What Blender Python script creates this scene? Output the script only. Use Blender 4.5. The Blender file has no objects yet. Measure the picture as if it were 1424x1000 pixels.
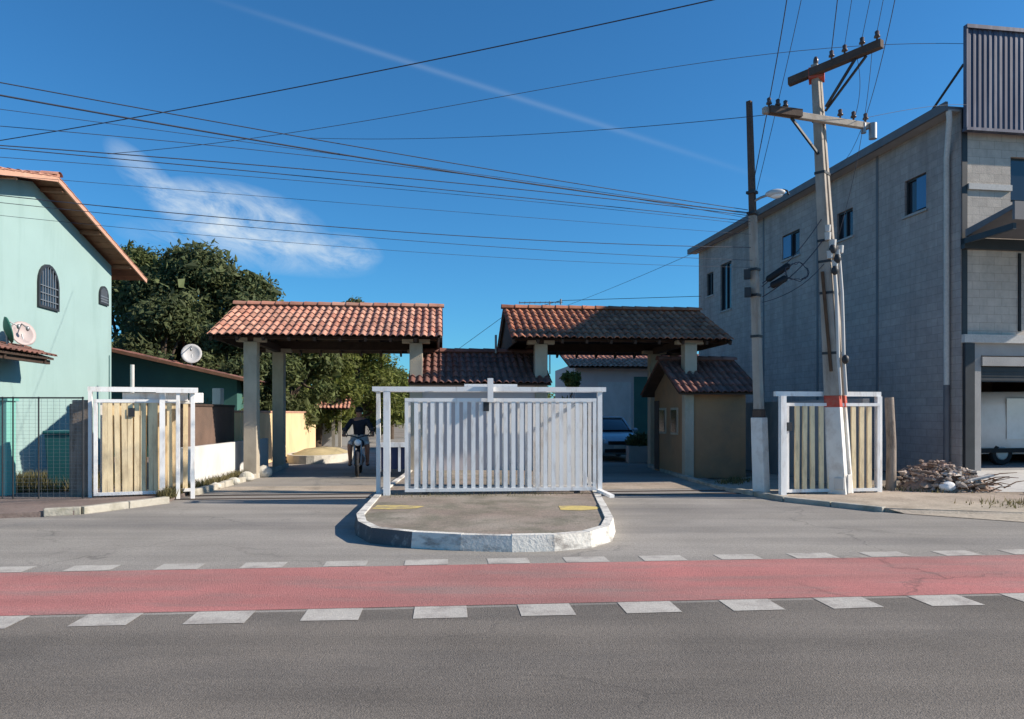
import bpy, bmesh, math, random
from mathutils import Vector, Matrix
R = math.radians
random.seed(7)
sc = bpy.context.scene
col = sc.collection
FPX, CX, HY, CH = 1028.0, 712.0, 575.0, 1.6      # focal length in photo pixels, centre column, horizon row, eye height

def PT(px, py, Y):                                # a point of the place seen at that pixel, Y metres ahead
    return Vector(((px-CX)/FPX*Y, Y, CH+(HY-py)/FPX*Y))

# ------------------------------------------------------------------ materials
def _n(nt, t, **kw):
    n = nt.nodes.new(t)
    for k, v in kw.items(): setattr(n, k, v)
    return n
def _math(nt, op, a, b=None, clamp=False):
    n = _n(nt, 'ShaderNodeMath', operation=op); n.use_clamp = clamp
    for i, x in enumerate((a, b)):
        if x is None: continue
        if isinstance(x, (int, float)): n.inputs[i].default_value = x
        else: nt.links.new(x, n.inputs[i])
    return n.outputs[0]
def _noise(nt, vec, scale, detail=5, rough=.6):
    n = _n(nt, 'ShaderNodeTexNoise'); n.inputs['Scale'].default_value = scale
    n.inputs['Detail'].default_value = detail; n.inputs['Roughness'].default_value = rough
    nt.links.new(vec, n.inputs['Vector']); return n.outputs['Fac']
def _maprange(nt, x, a, b, c, d):
    n = _n(nt, 'ShaderNodeMapRange'); nt.links.new(x, n.inputs[0])
    for i, v in enumerate((a, b, c, d)): n.inputs[i+1].default_value = v
    return n.outputs[0]
def _mix(nt, fac, a, b, blend='MIX'):
    n = _n(nt, 'ShaderNodeMix', data_type='RGBA', blend_type=blend)
    for sock, x in ((n.inputs[0], fac), (n.inputs[6], a), (n.inputs[7], b)):
        if isinstance(x, (int, float)): sock.default_value = x
        elif isinstance(x, (tuple, list)): sock.default_value = (*x[:3], 1)
        else: nt.links.new(x, sock)
    return n.outputs[2]
def _scalevec(nt, vec, s):
    n = _n(nt, 'ShaderNodeVectorMath', operation='MULTIPLY'); nt.links.new(vec, n.inputs[0]); n.inputs[1].default_value = s
    return n.outputs[0]

def M(name, c, rough=.8, var=.18, scale=3.0, bump=0.0, bscale=60, metal=0, stain=None, samt=.5, sscale=1.2, sstretch=(1,1,1),
      sedge=(.48,.68), rnd=0.0, tint=None, tamt=.4, fine=0, spec=.35, coat=0, extra=None):
    m = bpy.data.materials.new(name); m.use_nodes = True
    nt = m.node_tree; b = nt.nodes['Principled BSDF']
    g = _n(nt, 'ShaderNodeNewGeometry').outputs['Position']
    f = _maprange(nt, _noise(nt, g, scale), .25, .75, 1-var, 1+var)
    if fine:
        f2 = _maprange(nt, _noise(nt, g, fine, 3), .3, .7, 1-var, 1+var); f = _math(nt, 'MULTIPLY', f, f2)
    base = c
    if tint:
        base = _mix(nt, _maprange(nt, _noise(nt, g, scale*.37, 3), .35, .65, 0, tamt), base, tint)
    if rnd:
        at = _n(nt, 'ShaderNodeAttribute', attribute_name='rnd').outputs['Fac']
        f = _math(nt, 'MULTIPLY', f, _maprange(nt, at, 0, 1, 1-rnd, 1+rnd))
        if tint: base = _mix(nt, _math(nt, 'MULTIPLY', _math(nt, 'FRACT', _math(nt, 'MULTIPLY', at, 7.13)), tamt), base, tint)
    if extra: base = extra(nt, g, base)
    if stain:
        s = _noise(nt, _scalevec(nt, g, sstretch), sscale, 7, .65)
        base = _mix(nt, _maprange(nt, s, sedge[0], sedge[1], 0, samt), base, stain)
    comb = _n(nt, 'ShaderNodeCombineColor')
    for i in range(3): nt.links.new(f, comb.inputs[i])
    out = _mix(nt, 1.0, base, comb.outputs[0], 'MULTIPLY')
    nt.links.new(out, b.inputs['Base Color'])
    b.inputs['Roughness'].default_value = rough; b.inputs['Metallic'].default_value = metal
    b.inputs['Specular IOR Level'].default_value = spec
    if coat: b.inputs['Coat Weight'].default_value = coat
    if bump:
        bn = _n(nt, 'ShaderNodeBump'); bn.inputs['Strength'].default_value = bump; bn.inputs['Distance'].default_value = .02
        nt.links.new(_noise(nt, g, bscale, 4), bn.inputs['Height']); nt.links.new(bn.outputs[0], b.inputs['Normal'])
    return m

def block_extra(dirv, w, h, mortar, amt, off=.5):
    # coursed blockwork: joints on a wall running along dirv
    def fn(nt, g, base):
        d = _n(nt, 'ShaderNodeVectorMath', operation='DOT_PRODUCT'); nt.links.new(g, d.inputs[0]); d.inputs[1].default_value = (*dirv, 0)
        sp = _n(nt, 'ShaderNodeSeparateXYZ'); nt.links.new(g, sp.inputs[0])
        cb = _n(nt, 'ShaderNodeCombineXYZ'); nt.links.new(d.outputs['Value'], cb.inputs[0]); nt.links.new(sp.outputs[2], cb.inputs[1])
        br = _n(nt, 'ShaderNodeTexBrick'); nt.links.new(cb.outputs[0], br.inputs['Vector'])
        br.offset = off; br.inputs['Scale'].default_value = 1; br.inputs['Mortar Size'].default_value = .008
        br.inputs['Mortar Smooth'].default_value = .4
        br.inputs['Brick Width'].default_value = w; br.inputs['Row Height'].default_value = h
        br.inputs['Color1'].default_value = (1,1,1,1); br.inputs['Color2'].default_value = (.84,.84,.85,1); br.inputs['Mortar'].default_value = (*mortar,1)
        return _mix(nt, amt, base, br.outputs['Color'], 'MULTIPLY')
    return fn

MAT = {}
def road_extra(crack, track, cs=.55):
    def fn(nt, g, base):
        ds=_n(nt,'ShaderNodeTexNoise'); ds.inputs['Scale'].default_value=1.4; ds.inputs['Detail'].default_value=6; nt.links.new(g,ds.inputs['Vector'])
        w=_n(nt,'ShaderNodeVectorMath',operation='MULTIPLY_ADD'); nt.links.new(ds.outputs['Color'],w.inputs[0]); w.inputs[1].default_value=(1.3,1.3,0); nt.links.new(g,w.inputs[2])
        vo=_n(nt,'ShaderNodeTexVoronoi',feature='DISTANCE_TO_EDGE'); vo.inputs['Scale'].default_value=cs; nt.links.new(w.outputs[0],vo.inputs['Vector'])
        c=_maprange(nt,vo.outputs['Distance'],.0,.011,1,0)
        c=_math(nt,'MULTIPLY',c,_maprange(nt,_noise(nt,g,.33,3),.47,.6,0,crack),True)
        out=_mix(nt,c,base,(.05,.047,.044))
        # long worn wheel tracks and resurfacing seams along the street
        t=_noise(nt,_scalevec(nt,g,(.05,1.5,1)),1.0,3)
        out=_mix(nt,_maprange(nt,t,.38,.62,0,track),out,(.62,.62,.62),'MULTIPLY')
        big=_noise(nt,g,.23,6,.62)
        return _mix(nt,_maprange(nt,big,.4,.62,0,.5),out,(.80,.79,.78),'MULTIPLY')
    return fn
MAT['asphalt'] = M('asphalt', (.22,.19,.16), .9, .24, .55, .7, 90, extra=road_extra(.35,.5), tint=(.185,.165,.145), tamt=.7, fine=38, stain=(.07,.066,.064), samt=.45, sscale=.5, sstretch=(.35,1.6,1))
MAT['drive'] = M('drive_asphalt', (.34,.31,.275), .9, .16, .6, .5, 70, extra=road_extra(.4,.45,.4), tint=(.32,.295,.26), tamt=.7, fine=30, stain=(.15,.14,.135), samt=.55, sscale=.42, sstretch=(.22,1.5,1))
MAT['patch'] = M('patch_asphalt', (.115,.108,.095), .95, .25, 2, .8, 60, fine=40)
MAT['red'] = M('red_lane', (.50,.185,.17), .85, .14, .7, .5, 80, extra=road_extra(.5,.4,.4), tint=(.36,.19,.17), tamt=.9, fine=34, stain=(.24,.19,.17), samt=.7, sscale=1.3, sstretch=(.35,1.8,1), sedge=(.47,.7))
MAT['paint'] = M('road_paint', (.46,.43,.385), .85, .14, 2, .3, 80, fine=45, stain=(.25,.22,.2), samt=.75, sscale=4, sedge=(.46,.66))
MAT['soil'] = M('soil', (.21,.165,.125), .95, .25, .8, .7, 30, tint=(.28,.24,.19), tamt=.8, fine=18, stain=(.11,.12,.06), samt=.6, sscale=.9)
MAT['sand'] = M('sandy_verge', (.45,.385,.30), .95, .16, .9, .7, 25, tint=(.31,.235,.19), tamt=.7, fine=20, stain=(.20,.165,.12), samt=.55, sscale=1.6)
MAT['redwalk'] = M('reddish_pavement', (.185,.135,.12), .95, .2, .8, .5, 40, tint=(.22,.18,.155), tamt=.7, fine=22, stain=(.12,.10,.085), samt=.5, sscale=1.0)
MAT['slab'] = M('pale_concrete', (.52,.50,.47), .85, .1, 1, .2, 50, fine=20, stain=(.33,.31,.28), samt=.5, sscale=1.1)
MAT['islepave'] = M('island_paving', (.30,.262,.215), .95, .2, 1.2, .5, 40, tint=(.22,.15,.12), tamt=.7, fine=24, stain=(.15,.14,.10), samt=.8, sscale=1.9, sedge=(.44,.62))
MAT['kerb'] = M('whitewashed_kerb', (.66,.63,.57), .9, .12, 2, .6, 25, stain=(.20,.18,.165), samt=.85, sscale=2.2, sstretch=(1,1,2.2), sedge=(.50,.64))
MAT['kerbdark'] = M('dark_kerb', (.10,.10,.105), .9, .2, 2, .6, 25, stain=(.4,.38,.35), samt=.6, sscale=4, sedge=(.58,.72))  # dark grey tone for the left-front kerb faces of the island
MAT['oldkerb'] = M('old_kerb', (.42,.39,.33), .95, .2, 3, .7, 20, stain=(.2,.19,.13), samt=.7, sscale=2)
MAT['yellow'] = M('yellow_paint', (.62,.48,.16), .85, .15, 3, .4, 40, stain=(.25,.2,.14), samt=.8, sscale=3, sedge=(.45,.62))
MAT['white_metal'] = M('white_metal', (.86,.84,.81), .5, .08, 2, .1, 40, stain=(.38,.30,.24), samt=.6, sscale=3.4, sstretch=(2,2,.5), sedge=(.52,.72))
MAT['cream_metal'] = M('cream_metal', (.88,.70,.43), .55, .10, 2, .1, 40, stain=(.42,.31,.19), samt=.6, sscale=3.4, sstretch=(2.5,2.5,.5), sedge=(.46,.66))
MAT['grey_metal'] = M('grey_metal', (.30,.31,.32), .45, .12, 3, metal=.6)
MAT['dark_metal'] = M('dark_metal', (.03,.032,.036), .5, .2, 4)
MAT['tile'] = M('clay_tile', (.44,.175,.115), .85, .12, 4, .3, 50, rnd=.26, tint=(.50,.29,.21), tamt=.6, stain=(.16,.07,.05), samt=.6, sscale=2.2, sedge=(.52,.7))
MAT['tile_shade'] = M('clay_tile_shade', (.40,.125,.062), .88, .13, 4, .3, 50, rnd=.28, tint=(.40,.19,.11), tamt=.55, stain=(.12,.055,.04), samt=.65, sscale=2.2, sedge=(.46,.68))  # same clay tile, with the right canopy's shade put into its colour
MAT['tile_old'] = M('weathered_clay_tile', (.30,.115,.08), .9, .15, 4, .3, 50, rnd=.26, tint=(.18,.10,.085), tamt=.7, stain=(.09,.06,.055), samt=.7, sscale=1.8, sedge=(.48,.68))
MAT['timber'] = M('dark_timber', (.055,.035,.026), .8, .3, 6, .2, 30)
MAT['soffit'] = M('brown_soffit', (.24,.115,.065), .75, .25, 5, .2, 30, rnd=.25)
MAT['verge'] = M('verge_board', (.52,.29,.20), .7, .15, 4)
MAT['pillar'] = M('pillar_plaster', (.46,.40,.31), .9, .12, 2, .3, 40, stain=(.27,.23,.18), samt=.6, sscale=1.6, sstretch=(1,1,.5))
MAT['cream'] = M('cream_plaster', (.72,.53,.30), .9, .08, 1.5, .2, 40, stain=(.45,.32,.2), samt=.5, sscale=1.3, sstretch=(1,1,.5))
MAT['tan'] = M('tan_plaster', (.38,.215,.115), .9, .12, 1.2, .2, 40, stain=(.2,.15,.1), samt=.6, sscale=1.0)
MAT['lilac'] = M('lilac_plaster', (.60,.52,.50), .9, .06, 1.2, .2, 40, stain=(.42,.36,.34), samt=.45, sscale=1.2)
MAT['whitewall'] = M('white_plaster', (.60,.59,.57), .9, .06, 1.5, .2, 40, stain=(.45,.43,.40), samt=.6, sscale=1.5, sstretch=(1,1,.5))
MAT['mint'] = M('mint_plaster', (.285,.405,.39), .85, .05, .8, .15, 30, stain=(.20,.30,.28), samt=.6, sscale=1.3, sstretch=(1,1,.16), sedge=(.5,.75))
MAT['minthi'] = M('aqua_plaster', (.17,.42,.36), .8, .05, 1, .1, 30)
MAT['teal'] = M('teal_plaster', (.055,.145,.125), .85, .12, 1.2, .2, 40)
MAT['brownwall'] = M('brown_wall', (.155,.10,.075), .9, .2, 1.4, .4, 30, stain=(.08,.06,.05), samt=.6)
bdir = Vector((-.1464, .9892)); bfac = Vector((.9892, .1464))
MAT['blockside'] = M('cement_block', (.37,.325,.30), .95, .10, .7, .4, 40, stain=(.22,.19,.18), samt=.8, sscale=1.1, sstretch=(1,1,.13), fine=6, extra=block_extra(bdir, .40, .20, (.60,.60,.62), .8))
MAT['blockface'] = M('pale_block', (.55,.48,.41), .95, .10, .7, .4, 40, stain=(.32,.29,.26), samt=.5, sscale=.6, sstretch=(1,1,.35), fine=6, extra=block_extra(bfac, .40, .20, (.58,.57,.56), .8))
MAT['cement'] = M('cement', (.34,.33,.32), .9, .15, 1.5, .3, 40)
MAT['bluesheet'] = M('blue_sheet', (.06,.062,.095), .5, .12, 1.5, metal=.3, stain=(.20,.20,.24), samt=.5, sscale=2, sstretch=(3,1,.3))
MAT['roofsheet'] = M('roof_sheet', (.12,.12,.13), .6, .2, 2)
MAT['glass'] = M('dark_glass', (.025,.03,.04), .08, .1, 1, spec=.6)
MAT['blueglass'] = M('blue_glass', (.05,.14,.27), .15, .1, 1, spec=.6)
MAT['black'] = M('black', (.012,.012,.014), .7, .2, 4)
MAT['rubber'] = M('rubber', (.02,.02,.021), .85, .2, 8)
MAT['concpole'] = M('pole_concrete', (.37,.33,.285), .9, .16, 2.5, .4, 40, stain=(.22,.17,.13), samt=.7, sscale=2.4, sstretch=(2,2,.5))
MAT['polewhite'] = M('pole_whitewash', (.74,.72,.68), .85, .08, 2, .3, 40, stain=(.42,.34,.28), samt=.6, sscale=2.4)
MAT['polered'] = M('pole_red', (.50,.075,.05), .8, .15, 3, stain=(.35,.2,.15), samt=.6, sscale=5)
MAT['polebrown'] = M('pole_brown', (.085,.06,.048), .9, .2, 4, .3, 40)
MAT['wood'] = M('weathered_wood', (.27,.22,.18), .9, .25, 5, .5, 30, stain=(.08,.055,.04), samt=.6, sscale=4, sstretch=(2,2,.6))
MAT['ceramic'] = M('ceramic', (.10,.07,.06), .3, .2, 5)
MAT['whiteceramic'] = M('white_ceramic', (.55,.53,.50), .4, .05, 5)
MAT['cable'] = M('black_cable', (.045,.05,.07), .7, .1, 5)
MAT['silver'] = M('silver_paint', (.38,.42,.46), .3, .04, 2, metal=.4, coat=.4)
MAT['vanwhite'] = M('white_paint', (.78,.78,.76), .35, .04, 2, coat=.3, stain=(.5,.48,.44), samt=.4)
MAT['lamp'] = M('lamp_lens', (.8,.82,.82), .12, .03, 2, spec=.7)
MAT['skin'] = M('skin', (.30,.155,.10), .6, .06, 8)
MAT['shirt'] = M('navy_cloth', (.018,.02,.03), .9, .15, 8)
MAT['shorts'] = M('pale_cloth', (.55,.53,.50), .9, .1, 8)
MAT['hair'] = M('black_hair', (.01,.009,.009), .6, .1, 10)
MAT['bark'] = M('bark', (.085,.062,.045), .95, .3, 5, .8, 20)
MAT['bin'] = M('teal_plastic', (.02,.115,.12), .5, .1, 3)
MAT['dish'] = M('dish_enamel', (.55,.54,.53), .5, .05, 3, stain=(.5,.45,.42), samt=.4)
MAT['pinkdish'] = M('pink_dish', (.40,.33,.32), .5, .08, 3, stain=(.4,.3,.28), samt=.5)
MAT['greendish'] = M('green_enamel', (.03,.13,.10), .6, .1, 3)
MAT['stone'] = M('pale_stone', (.60,.57,.50), .95, .15, 4, .8, 15, stain=(.3,.28,.2), samt=.6, sscale=4)
MAT['rubble'] = M('rubble', (.40,.365,.32), .95, .2, 3, .6, 25, rnd=.6, tint=(.30,.17,.12), tamt=.5)
MAT['branch'] = M('dry_branch', (.15,.085,.05), .95, .3, 8, rnd=.4)
MAT['sack'] = M('white_sack', (.72,.71,.70), .7, .1, 5, .5, 20)
MAT['planter'] = M('ochre_soil', (.46,.37,.20), .95, .2, 2, .5, 30, stain=(.2,.18,.08), samt=.6)
MAT['navy'] = M('navy_panel', (.02,.03,.09), .5, .1, 3)

def leafmat(name, c, tint, trans=.35, rnd=.5):
    m = M(name, c, .65, .25, .6, rnd=rnd, tint=tint, tamt=.8, spec=.25)
    nt = m.node_tree; b = nt.nodes['Principled BSDF']; out = nt.nodes['Material Output']
    t = _n(nt, 'ShaderNodeBsdfTranslucent'); src = b.inputs['Base Color'].links[0].from_socket
    nt.links.new(src, t.inputs[0]); mx = _n(nt, 'ShaderNodeMixShader'); mx.inputs[0].default_value = trans
    nt.links.new(b.outputs[0], mx.inputs[1]); nt.links.new(t.outputs[0], mx.inputs[2]); nt.links.new(mx.outputs[0], out.inputs[0])
    return m
MAT['leaf_dark'] = leafmat('leaf_dark', (.085,.12,.055), (.12,.135,.055), .42)
MAT['leaf_mid'] = leafmat('leaf_mid', (.085,.125,.045), (.12,.135,.045), .4)
MAT['leaf_lime'] = leafmat('leaf_lime', (.105,.145,.035), (.16,.17,.04), .4)
MAT['grass'] = leafmat('grass_blades', (.085,.10,.035), (.20,.165,.08))

# ------------------------------------------------------------------ mesh building
class Fr:                                          # a local frame: origin, yaw in degrees
    def __init__(s, o=(0,0,0), yaw=0):
        s.o = Vector(o); a = R(yaw); s.u = Vector((math.cos(a), math.sin(a), 0)); s.v = Vector((-math.sin(a), math.cos(a), 0)); s.yaw = yaw
    def __call__(s, u, v, z): return s.o + s.u*u + s.v*v + Vector((0,0,z))
W = Fr()
class MB:
    def __init__(s): s.v=[]; s.f=[]; s.r=[]; s.sm=[]
    def add(s, vs, fs, smooth=False, r=None):
        n=len(s.v); s.v += [Vector(x) for x in vs]
        if r is None: r = random.random()
        for f in fs: s.f.append([n+i for i in f]); s.r.append(r); s.sm.append(smooth)
    def box(s, F, u0,u1,v0,v1,z0,z1, r=None):
        s.add([F(u,v,z) for z in (z0,z1) for v in (v0,v1) for u in (u0,u1)],
              [(0,2,3,1),(4,5,7,6),(0,1,5,4),(2,6,7,3),(0,4,6,2),(1,3,7,5)], r=r)
        return s
    def bar(s, p, q, w, h=None, up=(0,0,1), r=None, w2=None):
        p=Vector(p); q=Vector(q); h = w if h is None else h
        d=(q-p).normalized(); a=d.cross(Vector(up))
        if a.length<1e-4: a=d.cross(Vector((1,0,0)))
        a.normalize(); b=a.cross(d).normalized(); k = 1 if w2 is None else w2/w
        vs=[p+a*x*w/2+b*y*h/2 for x,y in ((-1,-1),(1,-1),(1,1),(-1,1))]+[q+a*x*w*k/2+b*y*h*k/2 for x,y in ((-1,-1),(1,-1),(1,1),(-1,1))]
        s.add(vs,[(0,3,2,1),(4,5,6,7),(0,1,5,4),(1,2,6,5),(2,3,7,6),(3,0,4,7)], r=r); return s
    def tube(s, pts, rad, seg=8, cap=True, smooth=True, r=None):
        pts=[Vector(p) for p in pts]; n=len(pts)
        if not isinstance(rad,(list,tuple)): rad=[rad]*n
        vs=[]; ref=None
        for i,p in enumerate(pts):
            d=(pts[min(i+1,n-1)]-pts[max(i-1,0)]).normalized()
            if ref is None:
                ref=d.cross(Vector((0,0,1)))
                if ref.length<1e-3: ref=Vector((1,0,0))
            a=(ref-d*ref.dot(d)).normalized(); b=d.cross(a); ref=a
            for k in range(seg):
                t=2*math.pi*k/seg; vs.append(p+(a*math.cos(t)+b*math.sin(t))*rad[i])
        fs=[(i*seg+k, i*seg+(k+1)%seg, (i+1)*seg+(k+1)%seg, (i+1)*seg+k) for i in range(n-1) for k in range(seg)]
        if r is None: r=random.random()
        s.add(vs,fs,smooth,r)
        if cap:
            s.add(vs[:seg],[tuple(range(seg-1,-1,-1))],False,r); s.add(vs[-seg:],[tuple(range(seg))],False,r)
        return s
    def prism(s, pts, z0, z1, F=W, r=None):        # plan polygon (counter-clockwise) between two heights
        n=len(pts)
        s.add([F(x,y,z0) for x,y in pts]+[F(x,y,z1) for x,y in pts],
              [tuple(range(n-1,-1,-1)), tuple(range(n,2*n))]+[(i,(i+1)%n,n+(i+1)%n,n+i) for i in range(n)], r=r); return s
    def ext(s, pts, d, r=None):                    # any planar polygon pushed along d
        pts=[Vector(p) for p in pts]; d=Vector(d); n=len(pts)
        s.add(pts+[p+d for p in pts],[tuple(range(n-1,-1,-1)), tuple(range(n,2*n))]+[(i,(i+1)%n,n+(i+1)%n,n+i) for i in range(n)], r=r); return s
    def ball(s, c, rx, ry, rz, seg=10, rings=6, jit=0, r=None, rot=0):
        c=Vector(c); vs=[]; ca,sa=math.cos(rot),math.sin(rot)
        for i in range(rings+1):
            t=math.pi*i/rings
            for k in range(seg):
                p=2*math.pi*k/seg; j=1+random.uniform(-jit,jit)
                x,y,z=rx*math.sin(t)*math.cos(p)*j, ry*math.sin(t)*math.sin(p)*j, rz*math.cos(t)*j
                vs.append(c+Vector((x*ca-y*sa,x*sa+y*ca,z)))
        s.add(vs,[(i*seg+k,(i+1)*seg+k,(i+1)*seg+(k+1)%seg,i*seg+(k+1)%seg) for i in range(rings) for k in range(seg)], jit==0, r); return s
    def build(s, name, mat, parent=None, loc=None, bevel=0, kind=None):
        o0 = Vector((0,0,0)); p=parent
        while p is not None: o0 = o0 + p.location; p = p.parent
        if loc is None and parent is None:
            xs=[v.x for v in s.v]; ys=[v.y for v in s.v]; zs=[v.z for v in s.v]
            loc=Vector(((min(xs)+max(xs))/2,(min(ys)+max(ys))/2,min(zs)))
        loc = Vector(loc) if loc is not None else Vector((0,0,0))
        if parent is not None: loc = Vector((0,0,0))
        me=bpy.data.meshes.new(name); me.from_pydata([v-o0-loc for v in s.v],[],s.f)
        at=me.attributes.new('rnd','FLOAT','FACE'); at.data.foreach_set('value',s.r)
        me.polygons.foreach_set('use_smooth',s.sm)
        bm=bmesh.new(); bm.from_mesh(me); 
        if len(bm.faces)<20000: bmesh.ops.remove_doubles(bm, verts=bm.verts, dist=1e-6) if False else None
        bm.to_mesh(me); bm.free()
        me.materials.append(MAT[mat] if isinstance(mat,str) else mat); me.update()
        o=bpy.data.objects.new(name,me); col.objects.link(o); o.location=loc; o.parent=parent
        if bevel:
            w=o.modifiers.new('weld','WELD'); w.merge_threshold=1e-4
            b=o.modifiers.new('bevel','BEVEL'); b.width=bevel; b.segments=2; b.limit_method='ANGLE'
        if kind: o['kind']=kind
        return o
def tag(o, label, cat, group=None):
    o['label']=label; o['category']=cat
    if group: o['group']=group
    return o
def thing(name, loc, label, cat, group=None):
    o=bpy.data.objects.new(name,None); col.objects.link(o); o.location=loc; o.empty_display_size=.3
    return tag(o,label,cat,group)

def sheet(name, pts, z, mat, sub=None):
    mb=MB(); mb.add([(x,y,z) for x,y in pts],[tuple(range(len(pts)))]); return mb.build(name,mat,kind='structure')

# ------------------------------------------------------------------ camera, sky, sun
cam=bpy.data.cameras.new('camera'); co=bpy.data.objects.new('camera',cam); col.objects.link(co)
co.location=(0,0,CH); co.rotation_euler=(R(90),0,0); cam.sensor_width=36; cam.lens=36*FPX/1424; cam.shift_y=(HY-500)/1424
cam.clip_end=3000; cam.clip_start=.05; sc.camera=co
SUN_EL, SUN_B = 31.0, 4.5                          # height, and how far it stands behind the line of the street to the right
dirv=Vector((-math.cos(R(SUN_EL))*math.cos(R(SUN_B)), math.cos(R(SUN_EL))*math.sin(R(SUN_B)), -math.sin(R(SUN_EL))))
sl=bpy.data.lights.new('sun','SUN'); sl.energy=5.0; sl.angle=R(.5); sl.color=(1,.90,.77)
so=bpy.data.objects.new('sun',sl); col.objects.link(so); so.rotation_euler=dirv.to_track_quat('-Z','Y').to_euler(); so.location=(30,-5,30)
wd=bpy.data.worlds.new('World'); sc.world=wd; wd.use_nodes=True; nt=wd.node_tree
bg=nt.nodes['Background']; bg.inputs[1].default_value=.11
sky=_n(nt,'ShaderNodeTexSky',sky_type='NISHITA'); sky.sun_disc=False; sky.sun_elevation=R(SUN_EL); sky.sun_rotation=R(90+SUN_B)
sky.air_density=1.0; sky.dust_density=.25; sky.ozone_density=3.0
tc=_n(nt,'ShaderNodeTexCoord').outputs['Generated']
sp=_n(nt,'ShaderNodeSeparateXYZ'); nt.links.new(tc,sp.inputs[0])
yy=_math(nt,'MAXIMUM',sp.outputs[1],.05); ga=_math(nt,'DIVIDE',sp.outputs[0],yy); gb=_math(nt,'DIVIDE',sp.outputs[2],yy)
def rotco(cx,cy,ang):
    c,s_=math.cos(ang),math.sin(ang); da=_math(nt,'SUBTRACT',ga,cx); db=_math(nt,'SUBTRACT',gb,cy)
    return (_math(nt,'ADD',_math(nt,'MULTIPLY',da,c),_math(nt,'MULTIPLY',db,s_)), _math(nt,'SUBTRACT',_math(nt,'MULTIPLY',db,c),_math(nt,'MULTIPLY',da,s_)))
def ell(px,py,rx,ry,ang):
    x,y=rotco((px-CX)/FPX,(HY-py)/FPX,ang)
    x=_math(nt,'DIVIDE',x,rx/FPX); y=_math(nt,'DIVIDE',y,ry/FPX)
    d=_math(nt,'ADD',_math(nt,'MULTIPLY',x,x),_math(nt,'MULTIPLY',y,y))
    return _math(nt,'MAXIMUM',_math(nt,'SUBTRACT',1,d),0)
x1,y1=rotco(-.4,.28,R(-24))
cb=_n(nt,'ShaderNodeCombineXYZ'); nt.links.new(_math(nt,'MULTIPLY',x1,8.0),cb.inputs[0]); nt.links.new(_math(nt,'MULTIPLY',y1,17.0),cb.inputs[1])
wn=_n(nt,'ShaderNodeTexNoise'); nt.links.new(cb.outputs[0],wn.inputs['Vector']); wn.inputs['Scale'].default_value=1.5; wn.inputs['Detail'].default_value=8; wn.inputs['Roughness'].default_value=.66; wn.inputs['Distortion'].default_value=.5
env=_math(nt,'ADD',_math(nt,'MULTIPLY',ell(330,300,135,48,R(-14)),1.1),_math(nt,'MULTIPLY',ell(205,250,85,26,R(-44)),.6))
env=_math(nt,'ADD',env,_math(nt,'MULTIPLY',ell(478,350,58,28,R(-8)),.75))
env=_math(nt,'ADD',env,_math(nt,'MULTIPLY',ell(340,345,190,32,R(-9)),.5))
cl=_math(nt,'MULTIPLY',_math(nt,'MINIMUM',env,1.0),_maprange(nt,wn.outputs['Fac'],.33,.66,0,1))
# contrail: a long thin streak
tx,ty=rotco((670-CX)/FPX,(HY-120)/FPX,math.atan2(-240,740))
q=_math(nt,'DIVIDE',ty,4.0/FPX); q=_math(nt,'MULTIPLY',q,q)
tr=_math(nt,'MULTIPLY',_math(nt,'POWER',2.718,_math(nt,'MULTIPLY',q,-1)),_maprange(nt,_math(nt,'ABSOLUTE',tx),.15,.43,.085,.0))
cl=_math(nt,'ADD',_math(nt,'MULTIPLY',cl,.86),tr,True)
skyc=_mix(nt,1.0,sky.outputs[0],(.27,.69,.955),'MULTIPLY')
nt.links.new(_mix(nt,cl,skyc,(5.0,5.6,6.0)),bg.inputs[0])
sc.view_settings.view_transform='Standard'; sc.view_settings.look='None'; sc.view_settings.exposure=0.5

# ------------------------------------------------------------------ ground, road
sheet('ground',[(-400,-200),(400,-200),(400,700),(-400,700)],-.02,'soil')
RD=Fr((0,0,0),5.0)                                 # the street runs 5 degrees across the view
def rp(u,v): p=RD(u,v,0); return (p.x,p.y)
sheet('road',[rp(-120,-14),rp(120,-14),rp(120,6.1),rp(-120,6.1)],0,'asphalt')
sheet('driveway',[rp(-120,6.1),rp(120,6.1),rp(120,11.6),rp(13,11.2),rp(9.0,12.2),rp(6.4,13.6),rp(6.1,48),rp(-6.0,48),rp(-5.2,13.9),rp(-6.2,12.0),rp(-8.6,11.9),rp(-120,11.9)],0.0,'drive')
sheet('cycle_lane',[rp(-120,6.16),rp(120,6.16),rp(120,7.82),rp(-120,7.82)],.004,'red')
for v0,v1,off in ((5.80,6.15,-.055),(7.84,8.13,-.21)):
    mb=MB()
    for k in range(-46,47):
        u=off+k*.858
        j=[random.uniform(-.02,.02) for _ in range(4)]
        a,b_=u-.225+j[0],u+.225+j[1]
        pts=[rp(a,v0+j[2]*.5),rp(b_,v0+j[3]*.5),rp(b_,v1),rp(a,v1)]
        mb.add([(x,y,.004) for x,y in pts],[(0,1,2,3)])
    mb.build('cycle_lane_marking','paint',kind='structure')
GF=Fr((0,0,0),5.5)                                 # the gate line, canopies and guardhouse
def gxy(u,v): p=GF(u,v,0); return (p.x,p.y)
# pavements
sheet_z=.09
mb=MB(); mb.prism([(-120,0.6),(-8.2,11.1),(-6.9,11.65),(-6.2,13.15),(-6.3,14.2),(-6.55,18.6),(-7.4,22),(-7.4,26),(-13,26),(-120,20)],-.02,.07); mb.build('pavement_left','redwalk',kind='structure')
mb=MB(); mb.prism([(5.0,13.45),(6.1,11.95),(8.6,11.2),(11.5,10.6),(60,15.4),(60,16.5),(10,16.0),(7.2,16),(6.6,19),(5.9,18.0),(4.35,16.6),(4.55,15.2)],-.02,.07); mb.build('verge_right','sand',kind='structure')
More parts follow.
